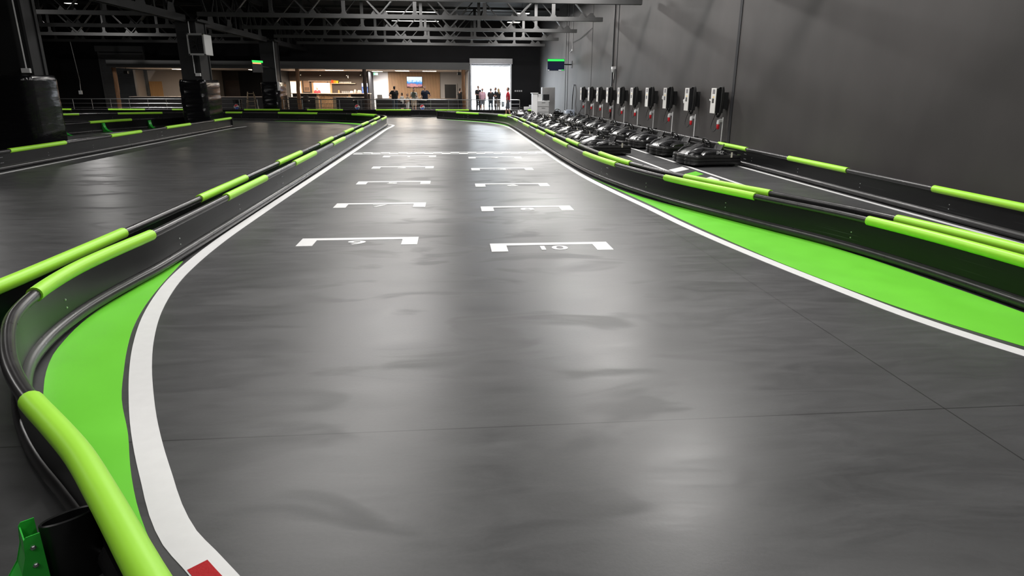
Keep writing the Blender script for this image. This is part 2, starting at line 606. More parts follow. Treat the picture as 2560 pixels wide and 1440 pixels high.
# chequered start line
sl = bpy.data.objects.new('start_line', None)
COL.objects.link(sl)
sl.parent = FLOOR
sl['label'] = 'chequered start line across the track'
b1 = MB()
nx = 22
for r in range(2):
    for i in range(nx):
        if (i + r) % 2 == 0:
            x0 = -2.6 + 5.1 * i / nx
            b1.box(x0, x0 + 5.1 / nx, 17.62 + 0.2 * r, 17.62 + 0.2 * (r + 1), 0, PZ)
b1.build('chequers', M_WHITEP, sl)['kind'] = 'stuff'
MB().box(-2.6, 2.5, 17.55, 17.62, 0, PZ).box(-2.6, 2.5, 18.02, 18.09, 0, PZ).build('border', M_WHITEP, sl)
# starting grid
for row in range(5):
    for side, num in ((0, 9 - 2 * row), (1, 10 - 2 * row)):
        x0, x1 = ((-1.76, -0.42), (0.40, 1.74))[side]
        yb = ((7.2, 6.79)[side]) + 2.4 * row
        e, t, d = 0.18, 0.105, 0.38
        poly = [(x0, yb), (x0 + e, yb), (x0 + e, yb + d - t), (x1 - e, yb + d - t), (x1 - e, yb), (x1, yb), (x1, yb + d), (x0, yb + d)]
        g_ = MB().prism(poly, 0, PZ).build('grid_box', M_WHITEP, FLOOR, label='white starting grid bracket numbered %d' % num)
        me = text_mesh(str(num), 0.25, M_WHITEP, 'grid_number', 1.5 if num == 10 else 1.75)
        o = link('grid_number', me, g_, ((x0 + x1) / 2 + (0 if side else -0.02), yb + 0.125, 0.002))
        o['label'] = 'grid number %d' % num

# ------------------------------------------------------------------ track barriers
ZT, ZB = 0.375, 0.052


def bracket_meshes():
    """curved green steel foot behind a barrier; local +x points away from the panel"""
    prof = [(0.0, 0.34), (0.045, 0.34), (0.055, 0.325), (0.062, 0.25), (0.085, 0.17), (0.13, 0.10), (0.20, 0.05), (0.30, 0.018), (0.33, 0.0), (0.0, 0.0)]
    b_ = MB()
    for y in (-0.062, 0.058):
        b_.ext([(x, y, z) for x, z in prof], (0, 0.004, 0))
    # folded web joining the two cheeks along the curve
    inn = [(x, z) for x, z in prof[2:9]]
    for (xa, za), (xb, zb) in zip(inn, inn[1:]):
        b_.bar((xa - 0.004, 0, za - 0.004), (xb - 0.004, 0, zb - 0.004), 0.12, 0.005, (0, 1, 0) if False else (-(zb - za), 0, xb - xa))
    cheek = b_.mesh('support_bracket', M_GREENS, bevel=0.0)
    c_ = MB()
    for y in (-0.066, 0.064):
        for z, x in ((0.285, 0.03), (0.20, 0.035), (0.115, 0.045)):
            c_.lathe([(0.0, -0.004), (0.011, -0.004), (0.011, 0.004), (0.006, 0.007), (0.0, 0.007)], (x, y, z), 6, 'y')
    return cheek, c_.mesh('bracket_bolt', M_BOLT)


BR_ME, BRB_ME = bracket_meshes()


def barrier(label, ctrl, sleeves, front=1, brackets=(), seam=True, step=0.12, endcap=()):
    """one run of track barrier: panel, top rail, ground rail, foam sleeves, bolts and back brackets.
    front = +1: track side is to the left of travel, -1: to the right"""
    pts = smooth_curve(ctrl, step)
    s = arclen(pts)
    t = thing('track_barrier', label, 'barrier', tuple(pts[0]))
    o = pts[0]
    tr = Vector((0, 0, 1))
    th_ = 0.012
    # panel: thin sheet with lips that wrap the rails
    prof = [(-th_, 0.05), (-th_, 0.372), (th_, 0.372), (th_, 0.05)]
    rings = []
    for i, p in enumerate(pts):
        a, c = pts[max(0, i - 1)], pts[min(len(pts) - 1, i + 1)]
        d = (c - a).normalized()
        n = Vector((-d.y, d.x, 0))
        rings.append([p + n * x + tr * z for x, z in prof])
    MB(o).loft(rings).build('panel', M_PANEL, t, smooth=True)
    MB(o).tube([p + tr * ZT for p in pts], 0.039, 12).build('top_rail', M_TUBE, t, smooth=True)
    MB(o).tube([p + tr * ZB for p in offset(pts, front * 0.008)], 0.05, 12).build('ground_rail', M_TUBE, t, smooth=True)
    for a, c in sleeves:
        q0, q1 = sorted((nearest_len(pts, s, a), nearest_len(pts, s, c)))
        q1 = max(q1, q0 + 0.3)
        seg = [at_len(pts, s, q0)[0]] + [p for p, q in zip(pts, s) if q0 + 0.02 < q < q1 - 0.02] + [at_len(pts, s, q1)[0]]
        MB(o).tube([p + tr * (ZT + 0.002) for p in seg], 0.050, 16).build('foam_sleeve', M_SLEEVE, t, smooth=True, label='lime green foam sleeve')
    # bolt pairs every 2 m on the track face, a splice of 2 x 4 bolts every 8 m
    bb = MB(o)
    q = 0.6
    k = 0
    while q < s[-1]:
        p, d = at_len(pts, s, q)
        n = Vector((-d.y, d.x, 0)) * front
        spots = [(0, 0.215), (0, 0.155)]
        if seam and k % 4 == 1:
            spots += [(0.30 + 0.03 * i, z) for i in range(4) for z in (0.27, 0.16)]
        for du, z in spots:
            c = p + d * du + tr * z + n * (th_)
            u = d * 0.007
            w = tr * 0.007
            bb.add([c + u + w, c - u + w, c - u - w, c + u - w] + [c + n * 0.006 + (u + w) * 0.7, c + n * 0.006 + (-u + w) * 0.7, c + n * 0.006 + (-u - w) * 0.7, c + n * 0.006 + (u - w) * 0.7],
                   [(3, 2, 1, 0), (4, 5, 6, 7), (0, 1, 5, 4), (1, 2, 6, 5), (2, 3, 7, 6), (3, 0, 4, 7)])
        q += 2.0
        k += 1
    bb.build('bolts', M_BOLT, t)['kind'] = 'stuff'
    for q in brackets:
        p, d = at_len(pts, s, q)
        n = Vector((-d.y, d.x, 0)) * -front
        near = q == 1.50
        loc = p + n * (0.182 if near else 0.012) - o
        r = math.atan2(n.y, n.x)
        bo = link('support_bracket', BR_ME, t, loc, r)
        if near:
            bo.scale = (0.85, 0.9, 0.80)
        bo['label'] = 'bright green curved steel support bracket'
        link('bracket_bolt', BRB_ME, bo)['kind'] = 'stuff'
    for e in endcap:
        p, d = (pts[0], (pts[1] - pts[0]).normalized()) if e == 0 else (pts[-1], (pts[-2] - pts[-1]).normalized())
        p = p - d * 0.03
        n = Vector((-d.y, d.x, 0))
        MB(o).bar(p + tr * 0.21 - d * 0.03, p + tr * 0.21 + d * 0.03, 0.14, 0.40).build('end_post', M_BLACKPL, t, bevel=0.01)
    return t, pts, s


A_FRONT = [(-0.35, 0.95), (-0.62, 1.27), (-0.89, 1.6), (-1.03, 1.78), (-1.21, 2.01), (-1.42, 2.27), (-1.65, 2.52), (-1.86, 2.74), (-2.04, 2.95), (-2.23, 3.2), (-2.40, 3.46), (-2.54, 3.70),
           (-2.65, 3.93), (-2.72, 4.14), (-2.77, 4.34), (-2.82, 4.64), (-2.85, 4.98), (-2.85, 5.32), (-2.83, 5.7), (-2.80, 6.16), (-2.80, 7.0), (-2.81, 8.5), (-2.83, 12), (-2.86, 16),
           (-2.89, 20), (-2.92, 24), (-2.94, 28), (-2.94, 30.2), (-3.0, 31.2), (-3.25, 32.2), (-3.8, 33.1), (-4.8, 34.15), (-6.2, 35.1)]
t_af, p_af, s_af = barrier('black track barrier sweeping round the tight bend then along the white-lined track', A_FRONT,
        [((-1.86, 2.74), (-0.80, 1.49)), ((-2.77, 4.32), (-2.79, 6.16)), ((-2.82, 8.28), (-2.82, 10.1)), ((-2.84, 12.1), (-2.84, 13.95)), ((-2.87, 16.15), (-2.87, 18.0)),
         ((-2.9, 20.2), (-2.9, 22.05)), ((-2.92, 24.4), (-2.93, 26.25)), ((-2.94, 28.3), (-2.95, 30.4)), ((-3.6, 32.8), (-4.7, 34.05))], front=-1,
        brackets=(1.50, 4.6, 7.3, 9.3, 11.3, 13.3, 15.3, 17.3, 19.3, 21.3, 23.3, 25.3), step=0.08)
A_REAR = [(-3.6, 2.2), (-3.22, 3.4), (-3.12, 4.5), (-3.10, 5.4), (-3.10, 8), (-3.13, 12), (-3.17, 16), (-3.21, 20), (-3.23, 24), (-3.25, 28), (-3.27, 30.6), (-3.36, 31.6), (-3.7, 32.5),
          (-4.9, 33.73), (-6.8, 34.9), (-8.9, 35.55), (-10.8, 35.9), (-13.0, 35.9), (-14.8, 35.3), (-16.4, 34.4), (-18.2, 33.3), (-20.5, 32.3)]
barrier('black barrier that parts the neighbouring track and bends left past the far corner', A_REAR,
        [((-3.12, 4.2), (-3.1, 6.21)), ((-3.1, 8.24), (-3.12, 10.1)), ((-3.13, 12.07), (-3.15, 14.1)), ((-3.17, 16.09), (-3.19, 18.1)), ((-3.21, 20.2), (-3.22, 22.1)),
         ((-3.23, 24.3), (-3.24, 26.2)), ((-3.25, 28.3), (-3.28, 30.6)), ((-3.6, 32.4), (-4.9, 33.73)), ((-6.8, 34.95), (-8.85, 35.54)), ((-10.82, 35.9), (-11.7, 35.9)),
         ((-14.56, 35.38), (-16.3, 34.45)), ((-17.6, 33.6), (-18.3, 33.25))], front=1)
barrier('straight black barrier along the railing at the far end of the hall', [(-24.5, 40.3), (-18, 40.3), (-11, 40.3), (-4, 40.2), (0, 40.1), (3.0, 40.1), (5.6, 40.1)],
        [((5.3, 40.1), (4.5, 40.1)), ((1.2, 40.1), (-0.7, 40.1)), ((-2.5, 40.2), (-4.4, 40.2)), ((-6.36, 40.3), (-8.3, 40.3)), ((-10.2, 40.3), (-12.1, 40.3)), ((-15.2, 40.3), (-15.8, 40.3)),
         ((-17.7, 40.3), (-19.6, 40.3)), ((-21.7, 40.3), (-22.3, 40.3))], front=-1, step=0.5)
barrier('short black barrier with green feet in the island behind the columns', [(-14.0, 22.6), (-13.75, 24.4), (-13.45, 26.2), (-12.9, 28.3), (-11.9, 29.9), (-11.0, 30.9)],
        [((-13.45, 26.2), (-12.9, 28.3)), ((-11.5, 30.4), (-11.2, 30.7))], front=1, brackets=(2.2, 4.3, 6.6, 8.8))
barrier('black barrier running in front of the film-wrapped columns', [(-9.25, 11.5), (-9.28, 14), (-9.33, 20), (-9.40, 25), (-9.45, 29.7)],
        [((-9.26, 14.64), (-9.26, 16.72)), ((-9.32, 18.96), (-9.33, 20.95)), ((-9.35, 22.9), (-9.38, 25.0)), ((-9.42, 27.5), (-9.45, 29.65))], front=-1, step=0.3, endcap=(1,))
B_IN = [(-0.75, 38.0), (0.28, 36.3), (1.42, 34.85), (2.2, 33.4), (2.58, 31.8), (2.70, 30.0), (2.72, 27.2), (2.72, 23.2), (2.72, 19.2), (2.73, 15.4), (2.78, 13.4), (2.94, 11.6),
        (3.30, 9.69), (3.85, 7.95), (4.25, 6.75), (4.46, 5.7), (4.58, 4.5), (4.64, 3.0)]
barrier('black barrier on the track side of the green run-off, scuffed low down', B_IN,
        [((0.28, 36.3), (1.42, 34.85)), ((2.3, 33.1), (2.62, 31.5)), ((2.70, 28.95), (2.71, 27.2)), ((2.72, 25.2), (2.72, 23.25)), ((2.72, 21.1), (2.72, 19.25)), ((2.72, 17.5), (2.73, 15.45)),
         ((2.77, 13.6), (2.94, 11.6)), ((3.28, 9.75), (3.86, 7.9)), ((4.37, 6.3), (4.58, 4.5))], front=-1, endcap=(0,))
B_OUT = [(-0.2, 38.2), (0.75, 36.5), (1.85, 35.0), (2.6, 33.6), (2.92, 32.0), (3.02, 30.0), (3.03, 27), (3.03, 23.3), (3.04, 19.4), (3.05, 15.7), (3.1, 13.5), (3.24, 11.75),
         (3.60, 9.85), (4.16, 8.18), (4.58, 6.9), (4.78, 5.9), (4.92, 4.6), (4.98, 3.0)]
barrier('black barrier on the pit lane side of the double barrier', B_OUT,
        [((2.70, 33.4), (2.90, 32.2)), ((3.02, 29.3), (3.02, 27.1)), ((3.03, 25.3), (3.03, 23.3)), ((3.03, 21.4), (3.04, 19.4)), ((3.05, 17.4), (3.06, 15.7)), ((3.09, 13.6), (3.23, 11.8)),
         ((3.58, 9.9), (4.18, 8.15)), ((4.72, 6.35), (4.94, 4.5))], front=1)
barrier('black barrier standing along the right-hand wall', [(6.66, 3.5), (6.66, 7), (6.66, 12), (6.64, 16), (6.62, 24), (6.62, 39)],
        [((6.67, 5.9), (6.66, 8.31)), ((6.66, 10.3), (6.66, 12.27)), ((6.66, 14.3), (6.64, 16.2))], front=1, step=0.5)
# folded black band that ties the nearest green foot to the bend barrier
p, d = at_len(p_af, s_af, 1.50)
nb = Vector((-d.y, d.x, 0))
if nb.x > 0:
    nb = -nb
ring = []
for k in range(24):
    a = 2 * math.pi * k / 24
    ring.append(p + d * (0.036 * math.sin(a)) + nb * (0.095 + 0.085 * math.cos(a)))
b_ = MB(p_af[0])
rings = []
for prof_off, z in ((0.0, 0.0), (0.0, 0.262), (-0.005, 0.266), (-0.010, 0.262), (-0.010, 0.0)):
    rg_ = []
    for k in range(24):
        a = 2 * math.pi * k / 24
        rg_.append(p + d * ((0.036 + prof_off) * math.sin(a)) + nb * (0.095 + (0.085 + prof_off) * math.cos(a)) + Vector((0, 0, z)))
    rings.append(rg_)
b_.loft(rings, cap=False).build('support_band', M_BLACKPL, t_af, smooth=True, label='black oval band behind the panel')
bq = b_
bc = MB(p_af[0])
for z in (0.10, 0.23):
    c = p + nb * 0.172 + Vector((0, 0, z))
    bc.bar(c, c - nb * 0.012, 0.014, 0.014)
bc.build('band_bolt', M_BOLT, t_af)['kind'] = 'stuff'

# ------------------------------------------------------------------ columns wrapped in black film
XC = -10.7


def rrect(cx, cy, hx, hy, r, n=5):
    out = []
    for sx, sy, a0 in ((1, 1, 0), (-1, 1, 90), (-1, -1, 180), (1, -1, 270)):
        for k in range(n + 1):
            a = math.radians(a0 + 90 * k / n)
            out.append((cx + sx * (hx - r) + r * math.cos(a), cy + sy * (hy - r) + r * math.sin(a)))
    return out


COLS = []
for k, yc in enumerate((17.95, 30.0, 42.1)):
    nm = ('with a switch box above the padding', 'carrying a white fan heater', 'beside the bar')[k]
    t = thing('column', 'black steel roof column wrapped in shiny black film, ' + nm, 'column', (XC, yc, 0))
    o = (XC, yc, 0)
    y1, y2 = (17.95, 18.55) if k == 0 else (yc - 0.62, yc + 0.62)
    MB(o).box(XC - 0.40, XC + 0.40, y1, y1 + 0.12, 0, 4.25).build('flange', M_COLUMN, t, bevel=0.01)
    MB(o).box(XC - 0.40, XC + 0.40, y2 - 0.12, y2, 0, 4.25).build('flange', M_COLUMN, t, bevel=0.01)
    MB(o).box(XC - 0.36, XC + 0.36, y1 + 0.12, y2 - 0.12, 0, 4.25).build('web', M_COLUMN, t)
    MB(o).box(XC - 0.55, XC + 0.55, yc - 0.75, yc + 0.75, 4.2, 4.27).build('cap_plate', M_COLUMN, t)
    if k == 0:
        for xx, rr in ((-11.35, 0.09), (-11.62, 0.06), (-11.9, 0.10)):
            MB(o).tube([(xx, yc - 0.2, 0), (xx, yc - 0.2, 4.2)], rr, 10).build('downpipe', M_COLUMN, t, smooth=True)
    # padded wrap with sagging creases
    rings = []
    nz_ = 30
    for i in range(nz_ + 1):
        z = 1.92 * i / nz_
        ring = []
        for j, (x, y) in enumerate(rrect(XC + (-0.70 if k == 0 else 0.04), yc + 0.05, 1.28 if k == 0 else 0.54, 0.72 if k == 0 else 1.02, 0.26, 6)):
            w = (0.3 if k == 0 else 1.0) * (0.010 * math.sin(z * 11 + j * 0.55 + k) + 0.007 * math.sin(z * 23 - j * 0.9) + R.uniform(-0.003, 0.003))
            w -= 0.03 if i == nz_ else 0
            dx, dy = x - XC + (0.7 if k == 0 else 0), y - yc
            l_ = math.hypot(dx, dy)
            ring.append((x + dx / l_ * w, y + dy / l_ * w, z + (R.uniform(-0.03, 0.03) if i == nz_ else 0)))
        rings.append(ring)
    MB(o).loft(rings).build('padded_wrap', M_FILM, t, smooth=True, label='shiny black stretch film over padding')
    COLS.append(t)


def conduit(name, label, pts, r=0.012, mt=None, cat='conduit', box=None):
    t = thing(name, label, cat, pts[0])
    MB(pts[0]).tube(pts, r, 6).build('pipe', mt or M_WHITEPL, t, smooth=True)
    if box:
        x, y, z, a, b2, c2 = box
        MB(pts[0]).box(x - a, x + a, y - b2, y + b2, z - c2, z + c2).build('socket_box', M_WHITEPL, t, bevel=0.008)
    return t


conduit('cable_conduit', 'white conduit running down the column to a switch box', [(-10.45, 17.93, 4.2), (-10.45, 17.93, 2.07)], 0.016, box=(-10.45, 17.91, 2.04, 0.10, 0.04, 0.055))
conduit('cable_conduit', 'white conduit below the fan heater ending in a double socket', [(-10.55, 29.35, 4.2), (-10.55, 29.35, 3.6), (-10.55, 29.35, 2.2), (-10.45, 29.35, 2.15)], 0.02, box=(-10.42, 29.33, 2.14, 0.10, 0.05, 0.06))
conduit('cable_conduit', 'thin pale conduit down the edge of the column beside the bar', [(-10.28, 41.45, 4.2), (-10.28, 41.45, 2.0), (-10.2, 41.1, 1.95)], 0.014, box=(-10.1, 41.02, 1.7, 0.06, 0.05, 0.25))
conduit('cable_conduit', 'thin grey cable hanging down in the dark left corner', [(-24.6, 47.4, 4.42), (-24.4, 47.3, 2.0), (-24.3, 47.0, 1.3)], 0.02, M_GREYPL, box=(-24.3, 46.95, 1.25, 0.10, 0.05, 0.12))

# fan heater on the middle column
t = thing('fan_heater', 'white box fan heater with dark grille mounted on the column', 'heater', (-10.0, 29.0, 2.88))
o = (-10.0, 29.0, 2.88)
MB(o).box(-10.32, -9.72, 28.45, 29.35, 2.88, 3.66).build('housing', M_WHITEPL, t, bevel=0.02)
MB(o).box(-10.28, -9.78, 28.42, 28.46, 2.94, 3.60).build('grille_recess', M_BLACKPL, t)
for i in range(9):
    z = 2.98 + i * 0.07
    MB(o).box(-10.28, -9.78, 28.395, 28.42, z, z + 0.012).build('louvre', M_COLUMN, t)
MB(o).lathe([(0.0, 0), (0.06, 0), (0.06, 0.02), (0, 0.02)], (-10.03, 28.38, 3.27), 12, 'y').build('fan_hub', M_BLACKPL, t)
for a in range(5):
    an = a * 2 * math.pi / 5
    MB(o).bar((-10.03, 28.40, 3.27), (-10.03 + 0.2 * math.cos(an), 28.41, 3.27 + 0.24 * math.sin(an)), 0.008, 0.09, (0, 1, 0)).build('fan_blade', M_COLUMN, t)
MB(o).box(-10.35, -9.7, 28.40, 28.47, 2.86, 2.92).box(-10.35, -9.7, 28.40, 28.47, 3.62, 3.68).box(-10.35, -10.29, 28.40, 28.47, 2.86, 3.68).box(-9.76, -9.7, 28.40, 28.47, 2.86, 3.68).build('front_frame', M_GREYPL, t, bevel=0.008)
MB(o).bar((-10.3, 29.2, 3.2), (-10.45, 29.4, 3.2), 0.08, 0.08).build('mount', M_COLUMN, t)

# ------------------------------------------------------------------ roof trusses
ZL0, ZL1, ZT0, ZT1 = 4.40, 4.57, 6.06, 6.20


def truss(y, xa, xb, node0, per, label, group):
    t = thing('roof_truss', label, 'truss', (xa, y, ZL0), group=group)
    o = (xa, y, ZL0)
    MB(o).box(xa, xb, y - 0.075, y - 0.02, ZL0, ZL1).box(xa, xb, y + 0.02, y + 0.075, ZL0, ZL1).build('lower_chord', M_STEEL, t, bevel=0.006, seg=1)
    MB(o).box(xa, xb, y - 0.07, y + 0.07, ZT0, ZT1).build('upper_chord', M_STEEL, t)
    k0 = math.ceil((xa - node0) / per)
    x = node0 + k0 * per
    zc, zt = ZL1 - 0.05, ZT0 + 0.05
    while x < xb - 0.1:
        for sgn in (-1, 1):
            xt = x + sgn * per / 2
            if xa - 0.05 <= xt <= xb + 0.05:
                bb = MB(o)
                off = 0.05
                dirv = Vector((xt - x, 0, zt - zc)).normalized()
                bb.bar((x + sgn * 0.06, y - off, zc + 0.06), (xt, y - off, zt), 0.012, 0.085, (0, 1, 0))
                bb.bar((x + sgn * 0.06, y + off, zc + 0.06), (xt, y + off, zt), 0.012, 0.085, (0, 1, 0))
                bb.bar((x + sgn * 0.06, y, zc + 0.10), (xt, y, zt), 0.06, 0.012, (0, 1, 0))
                bb.build('diagonal', M_STEEL, t)
        gp = [(x - 0.36, y - 0.008, ZL1 - 0.06), (x + 0.36, y - 0.008, ZL1 - 0.06), (x + 0.34, y - 0.008, ZL1 + 0.03), (x + 0.24, y - 0.008, ZL1 + 0.17), (x + 0.14, y - 0.008, ZL1 + 0.17), (x, y - 0.008, ZL1 + 0.05),
              (x - 0.14, y - 0.008, ZL1 + 0.17), (x - 0.24, y - 0.008, ZL1 + 0.17), (x - 0.34, y - 0.008, ZL1 + 0.03)]
        MB(o).ext(gp, (0, 0.016, 0)).build('gusset_plate', M_STEEL, t)
        xp = x + per / 2
        if xp < xb - 0.1:
            MB(o).box(xp - 0.075, xp + 0.075, y - 0.045, y - 0.03, ZL1 - 0.05, ZT0).box(xp - 0.012, xp + 0.012, y - 0.03, y + 0.05, ZL1 - 0.05, ZT0).build('post', M_STEEL, t)
            MB(o).ext([(xp - 0.16, y - 0.02, ZL1 - 0.03), (xp + 0.16, y - 0.02, ZL1 - 0.03), (xp + 0.08, y - 0.02, ZL1 + 0.09), (xp - 0.08, y - 0.02, ZL1 + 0.09)], (0, 0.012, 0)).build('gusset_plate', M_STEEL, t)
        x += per
    return t


for y in (-0.5, 5.5, 11.5, 17.5, 23.5, 29.5, 35.5, 41.5, 47.4):
    truss(y, -10.2, 6.55, 0.03, 2.92, 'dark steel lattice truss spanning above the main track', 'trusses over the main track')
for y in (17.5, 23.5, 29.5, 35.5, 41.5, 47.4):
    truss(y, -27.9, -11.2, -15.2, 2.92, 'dark steel lattice truss spanning above the left aisle', 'trusses over the left aisle')
# lattice girders along the column line
for k, (ya, yb) in enumerate(((6.6, 17.15), (18.78, 29.2), (30.85, 41.3), (42.95, 52.9))):
    t = thing('lattice_girder', 'heavy black lattice girder between two columns', 'girder', (XC, ya, 4.15), group='girders along the column row')
    o = (XC, ya, 4.15)
    MB(o).box(XC - 0.12, XC - 0.05, ya, yb, 4.15, 4.42).box(XC + 0.05, XC + 0.12, ya, yb, 4.15, 4.42).build('lower_chord', M_COLUMN, t)
    MB(o).box(XC - 0.1, XC + 0.1, ya, yb, 6.05, 6.25).build('upper_chord', M_COLUMN, t)
    n = 4
    for i in range(n):
        y0 = ya + (yb - ya) * (i + 0.5) / n
        h = (yb - ya) / n / 2
        for sg in (-1, 1):
            MB(o).bar((XC + 0.04, y0 + sg * 0.05, 4.4), (XC + 0.04, y0 + sg * h, 6.1), 0.1, 0.1, (1, 0, 0)).build('diagonal', M_COLUMN, t)
        MB(o).ext([(XC + 0.10, y0 - 0.45, 4.3), (XC + 0.10, y0 + 0.45, 4.3), (XC + 0.10, y0 + 0.25, 4.75), (XC + 0.10, y0 - 0.25, 4.75)], (0.014, 0, 0)).build('gusset_plate', M_COLUMN, t)
        if i:
            yy = ya + (yb - ya) * i / n
            MB(o).box(XC - 0.04, XC + 0.04, yy - 0.05, yy + 0.05, 4.4, 6.1).build('post', M_COLUMN, t)
# purlins under the deck
for x in [XL + 1.5 + 2.92 * k for k in range(12)]:
    if x < XW:
        tag(MB().box(x - 0.06, x + 0.06, YF + 0.01, YB - 0.01, 6.25, ZC - 0.002).build('purlin', M_CEIL), 'black roof purlin under the deck', 'purlin', 'purlins under the roof deck')

# ------------------------------------------------------------------ ceiling lamps


def lamp(x, y, z, power, size, size_y, group, label, col=(1, 0.975, 0.945)):
    t = thing('hall_lamp', label, 'lamp', (x, y, z), group=group)
    hx, hy_ = size / 2 + 0.03, size_y / 2 + 0.03
    MB((0, 0, 0)).box(-hx, hx, -hy_, hy_, 0.02, 0.10).build('housing', M_COLUMN, t, bevel=0.01)
    MB((0, 0, 0)).box(-hx + 0.03, hx - 0.03, -hy_ + 0.03, hy_ - 0.03, 0.012, 0.02).build('diffuser', M_LAMP, t)
    MB((0, 0, 0)).bar((0, 0, 0.1), (0, 0, ZC - z), 0.02, 0.02, (0, 1, 0)).build('hanger', M_COLUMN, t)
    ld = bpy.data.lights.new('lamp_light', 'AREA')
    ld.shape = 'RECTANGLE'
    ld.size, ld.size_y = size, size_y
    ld.energy = power
    ld.color = col
    lo = bpy.data.objects.new('lamp_light', ld)
    COL.objects.link(lo)
    lo.parent = t
    lo.location = (0, 0, 0)
    return t


for y in (-1.8, 4.2, 10.2, 16.2, 22.2, 28.2, 34.2, 40.2, 45.6):
    f_ = 0.35 if y < 0 else 0.80 if y < 5 else 1.05 if y < 11 else 1.2
    lamp(4.2, y, 5.75, LAMP_MAIN * 1.05 * f_, 0.8, 0.48, 'lamps along the wall side of the track', 'LED flood lamp hung between the trusses on the wall side')
    lamp(-2.2, y, 5.75, LAMP_MAIN * 0.9 * f_, 3.0, 0.24, 'strip lamps along the middle of the track', 'long LED strip lamp hung between the trusses over the track middle')
for y in (14.5, 26.5, 38.5):
    lamp(-19.6, y, 5.75, LAMP_SIDE, 0.5, 0.3, 'lamps over the left aisle', 'LED flood lamp hung over the left aisle')

# ------------------------------------------------------------------ karts (local +x = nose)


def kart_outline(grow=0.0):
    half = [(0.80, 0.0), (0.795, 0.11), (0.765, 0.17), (0.725, 0.20), (0.765, 0.235), (0.775, 0.33), (0.745, 0.39), (0.69, 0.415), (0.70, 0.45), (0.685, 0.53), (0.62, 0.59), (0.50, 0.61), (0.38, 0.60), (0.30, 0.575), (0.15, 0.57), (-0.15, 0.575), (-0.35, 0.59),
            (-0.62, 0.60), (-0.74, 0.57), (-0.80, 0.47), (-0.81, 0.25), (-0.81, 0.0)]
    pts = half + [(x, -y) for x, y in half[-2:0:-1]]
    out = []
    n = len(pts)
    for i, (x, y) in enumerate(pts):
        a, c = Vector(pts[i - 1]), Vector(pts[(i + 1) % n])
        d = (c - a).normalized()
        out.append((x + d.y * -grow * -1 if False else x - (-d.y) * grow, y - d.x * grow))
    return out


def grow_outline(g_):
    o1 = kart_outline(0.0)
    n = len(o1)
    out = []
    for i, (x, y) in enumerate(o1):
        a, c = Vector(o1[i - 1]), Vector(o1[(i + 1) % n])
        d = (c - a).normalized()
        nrm = Vector((d.y, -d.x))
        if nrm.dot(Vector((x, y))) < 0:
            nrm = -nrm
        out.append((x + nrm.x * g_, y + nrm.y * g_))
    return out


